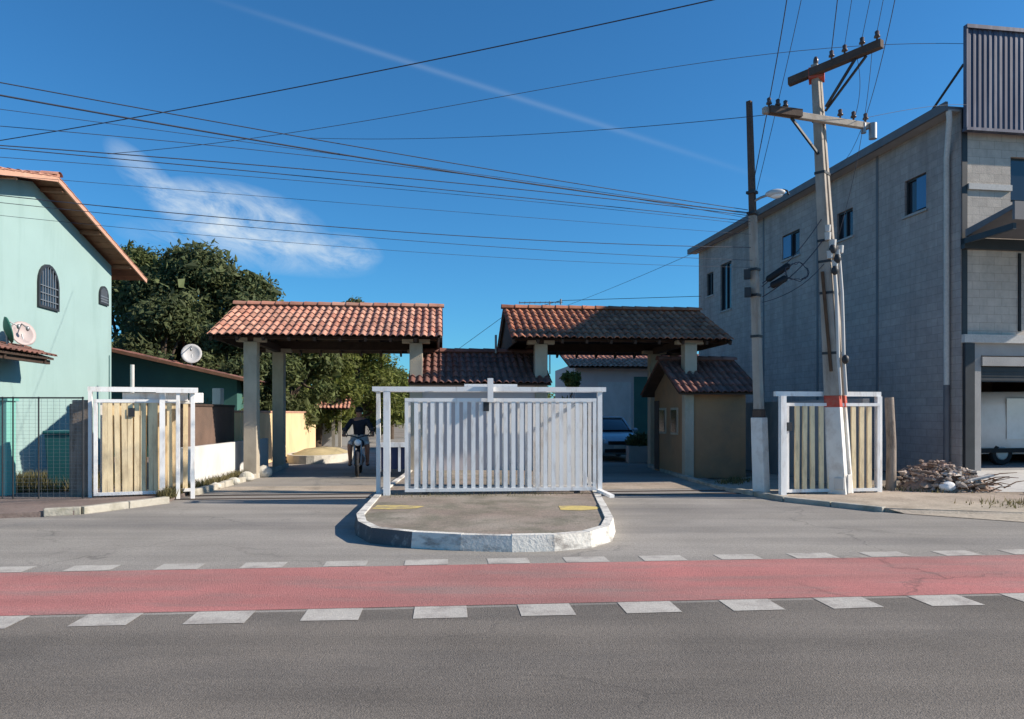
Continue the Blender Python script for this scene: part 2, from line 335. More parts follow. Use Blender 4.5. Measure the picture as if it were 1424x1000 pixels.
# fade-out lip of dirt spilling over the asphalt
sheet('dirt_spill',[(6.1,11.9),(7.4,11.0),(9.2,10.1),(13,9.9),(20,10.6),(40,12.4),(40,14),(9,13)],.006,'sand')
mb=MB(); mb.add([(9.2,15.4,.05),(60,22.5,.05),(60,27,.23),(10.2,17.2,.2),(10.3,19.0,.215)],[(0,1,2,3)]); 
mb2=MB(); tp=[(6.05,12.0),(8.6,11.2),(11.5,10.6),(60,15.4)]; bt=[(6.25,11.75),(8.4,10.2),(11.3,9.4),(60,13.9)]
mb2.add([(x,y,.068) for x,y in tp]+[(x,y,.008) for x,y in bt],[(4,5,1,0),(5,6,2,1),(6,7,3,2)]); mb2.build('verge_slope','sand',kind='structure')
mb=MB(); a_,b2=Vector((8.6,14.3,.075)),Vector((40,16.2,.075)); c_,d_=Vector((40,22.6,.22)),Vector((10.0,17.7,.215))
mb.add([a_,b2,c_,d_],[(0,1,2,3)]); mb.build('concrete_apron','slab',kind='structure')
# kerbs
def kerb(name,pts,w,h,mat,jit=.012):
    mb=MB()
    for (x0,y0),(x1,y1) in zip(pts,pts[1:]):
        L=math.hypot(x1-x0,y1-y0); n=max(1,int(L/.8))
        for k in range(n):
            t0,t1=k/n+.004,(k+1)/n-.004; j=random.uniform(-jit,jit)
            mb.bar((x0+(x1-x0)*t0,y0+(y1-y0)*t0,h/2+j-.02),(x0+(x1-x0)*t1,y0+(y1-y0)*t1,h/2-.02+j),w,h)
    return mb.build(name,mat,kind='structure',bevel=.015)
kerb('kerb_left',[(-7.3,11.52),(-6.85,11.75),(-6.15,13.2)],.13,.13,'oldkerb')
kerb('kerb_left_inner',[(-6.2,14.3),(-6.35,18.5),(-6.7,22)],.12,.14,'oldkerb')
kerb('kerb_right',[(4.1,22),(4.3,16.7),(4.5,15.2),(4.98,13.45),(6.05,12.0)],.14,.105,'oldkerb')
# gate tracks let into the driveways
for u0,u1 in ((-5.0,-1.35),(2.9,6.2)):
    mb=MB()
    for v in (14.25,14.85): mb.box(GF,u0,u1,v-.05,v+.05,-.01,.012)
    mb.build('gate_track','polebrown',kind='structure')
    mb=MB(); mb.box(GF,u0,u1,15.3,16.6,-.01,.006); mb.build('ramp_strip','sand',kind='structure')

# traffic island
isl=[(1.62,13.6),(1.75,18.0),(1.1,24.0),(-3.0,24.0),(-2.6,18.0),(-2.45,13.2),(-2.32,11.6),(-2.22,10.4),(-2.05,9.7),(-1.75,9.1),(-1.2,8.78),(-.6,8.6),(0,8.52),(.5,8.58),(.95,8.8),(1.25,9.25),(1.40,10.0),(1.5,11.6)]
ISZ=.17
def inset(p,d):
    n=len(p); out=[]
    for i in range(n):
        a=Vector(p[i-1]); b=Vector(p[i]); c=Vector(p[(i+1)%n])
        e1=(b-a).normalized(); e2=(c-b).normalized(); nn=(Vector((-e1.y,e1.x))+Vector((-e2.y,e2.x))).normalized()
        out.append(tuple(b+nn*d/max(.5,nn.dot(Vector((-e1.y,e1.x))))))
    return out
area=sum(isl[i-1][0]*isl[i][1]-isl[i][0]*isl[i-1][1] for i in range(len(isl)))
if area<0: isl=isl[::-1]
inn=inset(isl,.14); top=inset(isl,.03)
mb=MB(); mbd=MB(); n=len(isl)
for i in range(n):
    j=(i+1)%n; L=math.hypot(isl[i][0]-isl[j][0],isl[i][1]-isl[j][1]); m_=max(1,int(L/.9))
    for k in range(m_):
        t0,t1=k/m_+.006*(k>0),(k+1)/m_-.006*(k<m_-1); dz=random.uniform(-.008,.008); dw=random.uniform(-.01,.01)
        lerp=lambda P,t:(P[i][0]+(P[j][0]-P[i][0])*t,P[i][1]+(P[j][1]-P[i][1])*t)
        q=[(*lerp(isl,t0),0),(*lerp(isl,t1),0),(*lerp(top,t1),ISZ+.02+dz),(*lerp(top,t0),ISZ+.02+dz),(*lerp(inn,t1),ISZ+.02+dz),(*lerp(inn,t0),ISZ+.02+dz),(*lerp(inn,t1),0),(*lerp(inn,t0),0)]
        mx_,my_=(q[0][0]+q[1][0])/2,(q[0][1]+q[1][1])/2
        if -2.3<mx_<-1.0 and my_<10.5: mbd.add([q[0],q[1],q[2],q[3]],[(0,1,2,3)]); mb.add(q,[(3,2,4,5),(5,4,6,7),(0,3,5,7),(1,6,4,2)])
        else: mb.add(q,[(0,1,2,3),(3,2,4,5),(5,4,6,7),(0,3,5,7),(1,6,4,2)])
island=mb.build('traffic_island','kerb',kind='structure')
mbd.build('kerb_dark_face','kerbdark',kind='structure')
mb=MB(); mb.prism(inn,-.01,ISZ-.005); mb.build('island_paving','islepave',kind='structure')
mb=MB()
for (x0,x1,y,w) in ((-2.1,-1.35,11.3,.5),(.72,1.36,11.2,.55)):
    pts=[(x0,y-w*.4),(x0+.3,y-w*.55),(x1-.1,y-w*.3),(x1,y+w*.2),(x0+.35,y+w*.5),(x0,y+w*.45)]
    mb.add([(a,b,ISZ) for a,b in pts],[tuple(range(6))])
mb.build('island_marking','yellow',kind='structure')

# ------------------------------------------------------------------ roofs
def tiles(mb, F, u0,u1, ve,ze, vr,zr, pitch=.182, row=.38, amp=.036):
    # a slope of barrel tiles laid from the eave (ve,ze) to the ridge (vr,zr)
    L=math.hypot(vr-ve,zr-ze); nr=max(1,round(L/row)); nc=max(1,round((u1-u0)/pitch)); p=(u1-u0)/nc; sg=1 if vr>ve else -1
    dv,dz=(vr-ve)/L,(zr-ze)/L; nv,nz=-dz*1.0,abs(dv)
    nv=-dz*sg*sg if sg>0 else -dz
    nv = -dz*1.0; nz = dv*sg
    nv = -dz*sg if sg<0 else -dz
    # outward normal of the slope in the v-z plane
    nv,nz = (-dz*sg*sg, abs(dv)); nv = -dz if dv>0 else dz
    K=6
    for c in range(nc):
        for r_ in range(nr):
            s0,s1=L*r_/nr-(.05 if r_ else .06),L*(r_+1)/nr
            j=random.uniform(-.006,.006); lift0=.030+random.uniform(-.006,.006); lift1=.004
            rv=random.random()
            vs=[]
            for s_,lf in ((s0,lift0),(s1,lift1)):
                for k in range(K+1):
                    t=k/K; w=.80 if s_==s0 else .66
                    uu=u0+p*(c+.5)+j+(t-.5)*p*w; hh=amp*math.sin(math.pi*t)*1.25+lf
                    vs.append(F(uu, ve+dv*s_+nv*hh, ze+dz*s_+nz*hh))
            n0=K+1
            fs=[(k,k+1,n0+k+1,n0+k) if dv>0 else (k+1,k,n0+k,n0+k+1) for k in range(K)]
            mb.add(vs,fs,True,rv)
            # dark end of the barrel: thickness lip
            vs2=[]
            for hh_ in (0,-.016):
                for k in range(K+1):
                    t=k/K; uu=u0+p*(c+.5)+j+(t-.5)*p*.80; hh=amp*math.sin(math.pi*t)*1.25+lift0+hh_
                    vs2.append(F(uu, ve+dv*s0+nv*hh, ze+dz*s0+nz*hh))
            mb.add(vs2,[(k,n0+k,n0+k+1,k+1) for k in range(K)],True,rv)
    # channel tiles below
    for c in range(nc+1):
        for r_ in range(nr):
            s0,s1=L*r_/nr-(.04 if r_ else .02),L*(r_+1)/nr; rv=random.random(); vs=[]
            for s_,lf in ((s0,.016),(s1,0)):
                for k in range(4):
                    t=k/3; uu=min(max(u0+p*c+(t-.5)*p*.8,u0),u1); hh=-.022*math.sin(math.pi*t)+.02+lf
                    vs.append(F(uu, ve+dv*s_+nv*hh, ze+dz*s_+nz*hh))
            mb.add(vs,[(k,k+1,4+k+1,4+k) if dv>0 else (k+1,k,4+k,4+k+1) for k in range(3)],True,rv)
def ridge(mb,F,u0,u1,v,z,r=.125,step=.38):
    mb.box(F,u0+.03,u1-.03,v-.07,v+.07,z-.12,z+.06,r=.2)
    n=max(1,round((u1-u0)/step)); K=6
    for i in range(n):
        a=u0+(u1-u0)*i/n-.02; b=u0+(u1-u0)*(i+1)/n+.02; vs=[]; rv=random.random()
        for uu,rr in ((a,r*1.12),(b,r*.94)):
            for k in range(K+1):
                t=math.pi*k/K; vs.append(F(uu,v+rr*math.cos(t)*1.15,z+rr*math.sin(t)*.8-.01))
        mb.add(vs,[(k,k+1,K+1+k+1,K+1+k) for k in range(K)],True,rv)

def canopy(u0,u1,pillars,label,tilemat,lean=(0,0)):
    ve,vr,vb,ze,zr=18.1,20.55,23.0,3.47,4.50
    root=thing('gate_canopy',GF((u0+u1)/2,vr,0),label,'canopy','tiled canopies over the driveways')
    mb=MB(); tiles(mb,GF,u0,u1,ve,ze,vr,zr); tiles(mb,GF,u0,u1,vb,ze,vr,zr); rf=mb.build('roof',tilemat,root)
    mb=MB(); ridge(mb,GF,u0-.02,u1+.02,vr,zr+.045); mb.build('ridge_cap',tilemat,rf)
    mb=MB()                                         # boarded underside, rafters, wall plates
    sl_=(zr-ze)/(vr-ve)
    for k in range(12):
        a,b=ve+(vr-ve)*k/12,ve+(vr-ve)*(k+1)/12-.012
        for f in (lambda v:v, lambda v:2*vr-v):
            mb.add([GF(u0+.02,f(a),ze+(a-ve)*sl_-.03),GF(u1-.02,f(a),ze+(a-ve)*sl_-.03),GF(u1-.02,f(b),ze+(b-ve)*sl_-.03),GF(u0+.02,f(b),ze+(b-ve)*sl_-.03)],[(0,1,2,3)])
    nr=int((u1-u0)/.6)
    for k in range(nr+1):
        uu=u0+.06+(u1-u0-.12)*k/nr
        for f in (lambda v:v, lambda v:2*vr-v):
            mb.bar(GF(uu,f(ve+.03),ze-.085),GF(uu,f(vr),zr-.085),.06,.10)
    for v in (18.8,21.95): mb.bar(GF(u0+.1,v,ze+.1),GF(u1-.1,v,ze+.1),.14,.24)
    mb.bar(GF(u0+.1,vr,zr-.28),GF(u1-.1,vr,zr-.28),.12,.2)
    for uu in pillars:
        mb.bar(GF(uu,18.7,ze-.02),GF(uu,22.05,ze-.02),.14,.18); mb.bar(GF(uu,vr,ze),GF(uu,vr,zr-.3),.12,.12)
    mb.build('timber_frame','timber',root)
    for uu,d in ((u0+.10,.05),(u1-.15,.05)):        # boarded gable ends
        mb=MB(); mb.ext([GF(uu,ve+.15,ze-.10),GF(uu,2*vr-ve-.15,ze-.10),GF(uu,2*vr-ve-.15,ze+.02),GF(uu,vr,zr-.06),GF(uu,ve+.15,ze+.02)],GF.u*d); mb.build('gable_board','timber',root)
    for uu in pillars:
        for v in (18.83,21.95):
            if uu>6: v-=.35
            mb=MB(); mb.box(GF,uu-.16,uu+.16,v-.16,v+.16,0,ze-.1); p=mb.build('pillar','pillar',root,bevel=.015)
            mb=MB(); mb.box(GF,uu-.35,uu+.35,v-.12,v+.12,ze-.1,ze+.0); mb.build('capital','pillar',p,bevel=.01)
    return root
canopy(-5.5,.05,(-4.66,-.62),'sunlit clay tiled canopy on tall pillars over the entry lane nearer the mint house','tile')
canopy(1.72,7.38,(2.55,6.35),'half shaded clay tiled canopy over the lane next to the grey block building','tile_shade')

# guardhouse between the lanes
def hut(name,u0,u1,v0,v1,zw,ur0,ur1,ve,vr,ze,zr,wallmat,tilemat,label,cat):
    root=thing(name,GF((u0+u1)/2,(v0+v1)/2,0),label,cat)
    mb=MB(); g=.02
    sl_=(zr-ze)/(vr-ve); zz=lambda v: ze+(min(v,2*vr-v)-ve)*sl_-.07
    for uu in (u0,u1-.12):
        mb.ext([GF(uu,v0,0),GF(uu,v1,0),GF(uu,v1,zz(v1)),GF(uu,vr,zz(vr)),GF(uu,v0,zz(v0))],GF.u*.12)
    mb.box(GF,u0+.121,u1-.121,v0+.003,v0+.12,0,zz(v0)); mb.box(GF,u0+.121,u1-.121,v1-.12,v1-.003,0,zz(v1)); w=mb.build('wall',wallmat,root)
    mb=MB(); tiles(mb,GF,ur0,ur1,ve,ze,vr,zr); tiles(mb,GF,ur0,ur1,2*vr-ve,ze,vr,zr); ridge(mb,GF,ur0,ur1,vr,zr+.045); mb.build('roof',tilemat,root)
    mb=MB()
    for f in (lambda v:v, lambda v:2*vr-v):
        mb.ext([GF(ur0+.02,f(ve+.02),ze-.02),GF(ur1-.02,f(ve+.02),ze-.02),GF(ur1-.02,f(vr),zr-.02),GF(ur0+.02,f(vr),zr-.02)],(0,0,-.04))
    mb.build('soffit','timber',root)
    return root
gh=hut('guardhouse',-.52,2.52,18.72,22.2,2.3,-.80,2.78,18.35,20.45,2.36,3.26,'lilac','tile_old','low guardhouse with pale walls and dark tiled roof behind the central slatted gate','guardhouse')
mb=MB(); mb.box(GF,2.521,2.55,19.3,20.2,ISZ,2.15); mb.build('door','polebrown',gh)
mb=MB(); mb.tube([GF(1.5,20.2,3.25),GF(1.5,20.2,3.75)],.03); mb.build('vent_pipe','grey_metal',gh)

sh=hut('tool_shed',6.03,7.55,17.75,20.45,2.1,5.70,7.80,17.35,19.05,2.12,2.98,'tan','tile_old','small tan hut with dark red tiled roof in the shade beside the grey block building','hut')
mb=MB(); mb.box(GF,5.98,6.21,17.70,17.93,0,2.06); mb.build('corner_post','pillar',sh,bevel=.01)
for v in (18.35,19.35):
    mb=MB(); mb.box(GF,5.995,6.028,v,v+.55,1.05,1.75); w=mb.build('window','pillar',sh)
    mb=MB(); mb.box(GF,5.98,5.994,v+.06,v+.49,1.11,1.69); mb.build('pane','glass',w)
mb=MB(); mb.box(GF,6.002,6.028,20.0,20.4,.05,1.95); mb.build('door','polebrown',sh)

# ------------------------------------------------------------------ gates
def leaf(F,L,z0,z1,pitch,sw,label,mat,slatmat,group='sliding slatted gates at the entrance',lock=None,jit=.004,skip=()):
    root=thing('sliding_gate',F(L/2,0,z0),label,'gate',group)
    mb=MB(); t=.05
    mb.box(F,0,L,-.028,.028,z1-.06,z1); mb.box(F,0,L,-.028,.028,z0,z0+.06)
    mb.box(F,0,.06,-.025,.025,z0+.06,z1-.06); mb.box(F,L-.06,L,-.025,.025,z0+.06,z1-.06)
    mb.build('gate_frame',mat,root)
    mb=MB(); n=int((L-.12)/pitch)
    for k in range(1,n+1):
        x=.06+(L-.12)*k/(n+1)+random.uniform(-jit,jit); tl=random.uniform(-jit,jit)
        if k in skip: continue
        vs=[F(x+dx+(tl if z>1 else 0),dy,z) for z in (z0+.05,z1-.05) for dy in (-.02,.02) for dx in (-sw/2,sw/2)]
        mb.add(vs,[(0,2,3,1),(4,5,7,6),(0,1,5,4),(2,6,7,3),(0,4,6,2),(1,3,7,5)])
    mb.build('slat_panel',slatmat,root)
    for x in (.35,L-.35): mb=MB(); mb.tube([F(x,-.02,z0-.03),F(x,.02,z0-.03)],.055,12); mb.build('roller','dark_metal',root)
    if lock:
        mb=MB(); mb.box(F,lock[0]-.05,lock[0]+.05,-.05,.03,lock[1]-.08,lock[1]+.08); mb.build('lock_box','dark_metal',root)
    return root
ga_=math.degrees(math.atan(.085))
def cg(px,Y): return Vector(((px-CX)/FPX*Y,Y,0))
A=cg(520,12.95); 
CF=Fr(A,ga_)                                        # central gate line; u from its left post
def cu(px):                                         # where the gate line meets that column
    k=(px-CX)/FPX; d=CF.u; return (k*A.y-A.x)/(d.x-k*d.y)
zr1=2.02
root=thing('gate_portal',CF(cu(680),0,ISZ),'white frame of posts and guide rail standing on the traffic island','gate frame','gate guide frames')
for px,w,dv,z1 in ((524,.07,.30,zr1-.036),(538,.115,0,zr1-.031),(834,.08,.02,zr1-.031)):
    mb=MB(); mb.box(CF,cu(px)-w/2,cu(px)+w/2,dv-.05,dv+.05,ISZ-.02,z1); mb.build('post','white_metal',root)
mb=MB(); mb.box(CF,cu(681.5)-.05,cu(681.5)+.05,-.13,-.062,1.80,2.22); mb.build('post','white_metal',root)
mb=MB(); mb.box(CF,cu(518),cu(842),-.055,.055,zr1-.03,zr1+.05); mb.box(CF,cu(518),cu(842),.24,.36,zr1-.035,zr1+.045); mb.build('guide_rail','white_metal',root)
for px in (525,600,680,760,836):
    mb=MB(); mb.box(CF,cu(px)-.03,cu(px)+.03,.056,.239,zr1-.02,zr1+.03); mb.build('crosspiece','white_metal',root)
mb=MB(); mb.box(CF,cu(646),cu(720),.10,.20,zr1+.052,zr1+.105); mb.build('motor_cover','white_metal',root)
mb=MB(); mb.bar(CF(cu(834)-.02,-.02,ISZ+.05),CF(cu(838)+.05,-.55,ISZ+.0),.09,.05); mb.build('foot_brace','white_metal',root)
LF=Fr(CF(cu(563),0,0),ga_)
leaf(LF,cu(829)-cu(563),ISZ+.05,1.87,.144,.072,'white slatted sliding gate in front on the traffic island','white_metal','white_metal',lock=(cu(676)-cu(563),1.72))
LF2=Fr(CF(cu(560)+.06,.30,0),ga_)
leaf(LF2,cu(822)-cu(560),ISZ+.05,1.86,.144,.072,'white slatted sliding gate parked behind the front one on the island','white_metal','white_metal')
# left pair
LG=Fr((-7.66,13.42,0),21.0)
root=thing('gate_portal',LG(1.1,0,.05),'white guide frame with square posts beside the cream slatted gates','gate frame','gate guide frames')
for u,v,w,z1 in ((-.01,.10,.06,2.0),(1.20,-.12,.09,1.98),(1.47,-.18,.06,1.98),(1.72,-.15,.07,2.0)):
    mb=MB(); mb.box(LG,u-w/2,u+w/2,v-.05,v+.05,.0,z1); mb.build('post','white_metal',root)
mb=MB(); mb.box(LG,1.1,1.80,-.26,-.20,1.981,2.06); mb.box(LG,-.05,1.80,.06,.18,2.0,2.09); mb.build('guide_rail','white_metal',root)
mb=MB(); mb.box(LG,1.66,1.90,-.09,.03,1.80,1.99); mb.build('motor_cover','white_metal',root,bevel=.01)
mb=MB(); mb.box(LG,.5,1.62,.19,.24,1.84,1.99); mb.build('header_board','white_metal',root)
leaf(Fr(LG(.06,0,0),21.0),1.42,.10,1.86,.118,.085,'cream slatted sliding gate in front, left of the entry lane','white_metal','cream_metal',lock=(.62,1.62),jit=.02)
leaf(Fr(LG(.13,.26,0),21.0),1.6,.10,1.85,.118,.085,'cream slatted sliding gate parked behind another by the mint house','white_metal','cream_metal',jit=.02)
# right pair
RG=Fr((5.05,14.0,0),9.0)
root=thing('gate_portal',RG(1.0,0,.05),'white guide frame and rail behind the two utility poles','gate frame','gate guide frames')
for u,v,w in ((0.0,-.14,.11),(.12,.10,.07),(2.13,.08,.10)):
    mb=MB(); mb.box(RG,u-w/2,u+w/2,v-.05,v+.05,0,1.93); mb.build('post','white_metal',root)
mb=MB(); mb.box(RG,-.02,2.18,.06,.16,1.93,2.02); mb.build('guide_rail','white_metal',root)
leaf(Fr(RG(.14,0,0),9.0),1.96,.10,1.80,.168,.088,'slatted gate with dark gaps behind the white based concrete pole','white_metal','cream_metal',jit=.012,lock=(.06,1.35))
# weathered posts
mb=MB(); mb.tube([(7.56,14.75,-.1),(7.57,14.75,1.0),(7.53,14.76,1.92)],[.10,.09,.085],10); tag(mb.build('wooden_post','wood'),'weathered round wooden post right of the slatted gate behind the concrete pole','post')
mb=MB(); mb.box(Fr((-7.98,13.7,0),5),-.14,.16,-.06,.08,0,1.85); mb.box(Fr((-7.98,13.7,0),5),-.20,-.143,-.04,.06,0,1.78); tag(mb.build('wooden_post','wood',bevel=.015),'grey weathered plank post between the mesh fence and cream gate','post')
# boundary wall running back from the right gate
mb=MB(); mb.prism([(7.0,14.75),(7.13,14.75),(6.75,21.5),(6.62,21.5)],0,1.9); tag(mb.build('boundary_wall','cement'),'grey boundary wall hidden in shade behind the right slatted gate','wall')

# ------------------------------------------------------------------ walls of the entry lane
def wallrun(p,q,h,t,mat,label,name='low_wall',cap=None,z0=0):
    p=Vector((*p,0)); q=Vector((*q,0)); d=(q-p).normalized(); nrm=Vector((-d.y,d.x,0))*t/2
    root=thing(name,(p+q)/2,label,'wall')
    mb=MB(); mb.prism([tuple((p-nrm).xy),tuple((q-nrm).xy),tuple((q+nrm).xy),tuple((p+nrm).xy)],z0,h); mb.build('wall_body',mat,root)
    if cap:
        nn=nrm*1.35; mb=MB(); mb.prism([tuple((p-nn-d*.03).xy),tuple((q-nn+d*.03).xy),tuple((q+nn+d*.03).xy),tuple((p+nn-d*.03).xy)],h,h+.06); mb.build('coping',cap,root,bevel=.01)
    return root
wr=wallrun((-6.72,15.0),(-6.98,21.0),.90,.12,'whitewall','low white wall along the weedy kerb leading to the tall pillar')
wr=wallrun((-7.25,16.2),(-7.42,19.55),1.76,.14,'brownwall','dark brown wall rising behind the low white wall',cap='timber')
wr=wallrun((-7.28,19.6),(-8.45,31.5),1.62,.16,'cream','sunlit cream wall running back beyond the tall canopy pillars',cap='verge')
wr=wallrun((-10.4,36.4),(-7.6,36.8),1.25,.15,'whitewall','white wall at the end of the entry lane under the little shelter')
wr=wallrun((-7.0,48),(-1.0,49),1.55,.15,'whitewall','far white wall behind the motorcycle rider')
# little shelter at the end of the lane
root=thing('shelter',(-8.35,35,0),'small tiled shelter on two posts at the far end of the entry lane','shelter')
SF=Fr((-8.35,35,0),5.5)
mb=MB(); tiles(mb,SF,-.9,.75,-.7,1.85,.25,2.40); tiles(mb,SF,-.9,.75,1.2,1.85,.25,2.40); mb.build('roof','tile',root)
mb=MB(); mb.ext([SF(-.85,-.65,1.82),SF(.7,-.65,1.82),SF(.7,.25,2.36),SF(-.85,.25,2.36)],(0,0,-.04)); mb.build('soffit','timber',root)
for u in (-.1,.2):
    mb=MB(); mb.box(SF,u-.07,u+.07,-.1,.04,0,2.1); mb.build('post','pillar',root)
# oval planter
root=thing('planter_bed',(-6.5,25.3,0),'oval bed of ochre soil with pale kerb in the entry lane','planter')
ov=lambda a,b:[(-6.5+a*math.cos(t),25.3+b*math.sin(t)) for t in [2*math.pi*k/28 for k in range(28)]]
mb=MB(); o1,o2=ov(1.05,1.95),ov(.9,1.8)
for k in range(28):
    j=(k+1)%28; mb.add([(*o1[k],0),(*o1[j],0),(*o1[j],.26),(*o1[k],.26),(*o2[j],.26),(*o2[k],.26)],[(0,1,2,3),(3,2,4,5)])
mb.build('kerb','stone',root)
mb=MB(); vs=[(-6.5,25.3,.46)]+[(-6.5+(x+6.5)*.6,25.3+(y-25.3)*.6,.40) for x,y in o2]+[(x,y,.24) for x,y in o2]
mb.add(vs,[(0,1+k,1+(k+1)%28) for k in range(28)]+[(1+k,29+k,29+(k+1)%28,1+(k+1)%28) for k in range(28)],True); mb.build('soil','planter',root)
# low railing beside the guardhouse
root=thing('low_railing',CF(.5,5.2,ISZ),'low white railing with a navy panel left of the guardhouse','railing')
LRF=Fr(PT(552,640,18.2),5.5); LRF.o.z=ISZ
mb=MB(); mb.box(LRF,-.45,.28,-.03,.03,.60,.72)
for u in (-.42,-.18,.06,.25): mb.box(LRF,u-.03,u+.03,-.025,.025,0,.60)
mb.build('rail','white_metal',root)
mb=MB(); mb.box(LRF,-.44,.27,.04,.07,.06,.62); mb.build('panel','navy',root)

# ------------------------------------------------------------------ mint house on the left
HF=Fr((0,0,0),math.degrees(math.atan(.12)))
uw,vA,vN,vFar=-9.66,19.69,14.9,24.38
zap,slp=7.50,.25
root=thing('mint_house',HF(uw-4,vA,0),'two storey mint green house with arched windows and a tiled gable roof','house')
hz=lambda v: zap-slp*abs(v-vA)
mb=MB()
mb.ext([HF(uw,vN,0),HF(uw,vFar,0),HF(uw,vFar,hz(vFar)-.13),HF(uw,vA,zap-.13),HF(uw,vN,hz(vN)-.13)],HF.u*-.2)
mb.box(HF,uw-9,uw-.201,vN+.003,vN+.2,0,hz(vN)-.15); mb.box(HF,uw-9,uw-.201,vFar-.2,vFar-.003,0,hz(vFar)-.15)
mb.build('wall','mint',root)
mb=MB(); u1=uw+.62; veF,veN=25.65,13.7
tiles(mb,HF,uw-9,u1,veF,hz(veF),vA,zap,.23,.4); tiles(mb,HF,uw-9,u1,veN,hz(veN),vA,zap,.23,.4); rf=mb.build('roof','tile',root)
mb=MB(); ridge(mb,HF,uw-9,u1+.02,vA,zap+.045); mb.build('ridge_cap','tile',rf)
mb=MB()
for a,b in ((vA,veF),(vA,veN)):
    n=16
    for k in range(n):
        p,q=a+(b-a)*k/n,a+(b-a)*(k+.94)/n
        mb.ext([HF(uw-9,p,hz(p)-.01),HF(u1-.06,p,hz(p)-.01),HF(u1-.06,q,hz(q)-.01),HF(uw-9,q,hz(q)-.01)],(0,0,-.03))
for k in range(5):
    v=vA-4+k*2.2; mb.box(HF,uw+.001,u1-.08,v-.05,v+.05,hz(v)-.16,hz(v)-.06)
mb.build('soffit','soffit',root)
mb=MB()
for b in (veF,veN): mb.bar(HF(u1-.03,vA,zap-.04),HF(u1-.03,b,hz(b)-.04),.04,.14)
mb.build('bargeboard','verge',root)
def archwin(px,y0,y1,wpx,parent,F=HF,u=uw):
    k=(px-CX)/FPX; Y=u/(k*F.u.x+F.u.y); X=k*Y; v=X*F.v.x+Y*F.v.y
    z1=CH+(HY-y0)*Y/FPX; z0=CH+(HY-y1)*Y/FPX
    k2=(px+wpx-CX)/FPX; Y2=u/(k2*F.u.x+F.u.y); v2=k2*Y2*F.v.x+Y2*F.v.y; w=abs(v2-v)
    def arch(w,z0,z1,uu,n=10):
        zc=z1-w; return [F(uu,v-w,z0),F(uu,v+w,z0)]+[F(uu,v+w*math.cos(math.pi*k/n),zc+w*math.sin(math.pi*k/n)) for k in range(n+1)]
    mb=MB(); o=arch(w,z0,z1,u+.004); i=arch(w*.86,z0+.06,z1-w*.14,u+.004); n=len(o)
    d=F.u*.05
    mb.add(o+i+[p+d for p in o]+[p+d for p in i],[(2*n+a,2*n+(a+1)%n,3*n+(a+1)%n,3*n+a) for a in range(n)]+[(a,(a+1)%n,2*n+(a+1)%n,2*n+a) for a in range(n)]+[(n+a,3*n+a,3*n+(a+1)%n,n+(a+1)%n) for a in range(n)])
    fr=mb.build('window','dark_metal',parent)
    mb=MB(); p=arch(w*.86,z0+.06,z1-w*.14,u+.012); mb.add(p,[tuple(range(len(p)))]); mb.build('pane','glass',fr)
    mb=MB(); nb=6 if w>.3 else 3
    for k in range(1,nb+1):
        vv=v-w*.86+2*w*.86*k/(nb+1); top_=z1-w+math.sqrt(max(0,(w*.86)**2-(vv-v)**2)); mb.bar(F(u+.04,vv,z0+.06),F(u+.04,vv,top_),.022)
    for k in range(1,4):
        zz=z0+(z1-w-z0)*k/3.3; mb.bar(F(u+.045,v-w*.86,zz),F(u+.045,v+w*.86,zz),.022)
    mb.build('grille','grey_metal',fr)
    return v
archwin(66,368,430,14,root); archwin(143,398,424,6,root)
# porch roof against the wall
mb=MB(); PR=Fr((0,0,0),HF.yaw-90)
pr=thing('porch_roof',HF(uw+.5,16.5,2.9),'narrow tiled porch roof projecting from the mint house wall','porch roof')
FX=lambda u,v,z: HF(uw+.85-v, u, z)
mb=MB(); tiles(mb,FX,12.5,19.0,0,2.96,.84,3.22,.22,.3); mb.build('roof_tiles','tile_old',pr)
mb=MB(); mb.ext([HF(uw+.82,12.5,2.93),HF(uw+.82,19.0,2.93),HF(uw+.02,19.0,3.18),HF(uw+.02,12.5,3.18)],(0,0,-.05)); 
for v in (13,15,17,18.7): mb.bar(HF(uw+.78,v,2.84),HF(uw+.02,v,3.05),.07,.1)
mb.bar(HF(uw+.7,12.5,2.83),HF(uw+.7,19.0,2.83),.08,.1); mb.build('timber_frame','timber',pr)
# porch window and ladder-like conduit
mb=MB(); mb.box(HF,uw+.002,uw+.03,15.9,17.3,1.7,2.6); w=mb.build('window','white_metal',root)
mb=MB(); mb.box(HF,uw+.031,uw+.036,15.97,17.23,1.77,2.53); mb.build('pane','glass',w)
mb=MB()
mb.tube([HF(uw+.04,21.2+.2*k,6.2-.012*k*k if False else 0.3+k*.9) for k in range(0)] or [HF(uw+.03,24.2,.1),HF(uw+.03,24.2,3.4)],.02); mb.build('conduit','mint',root)
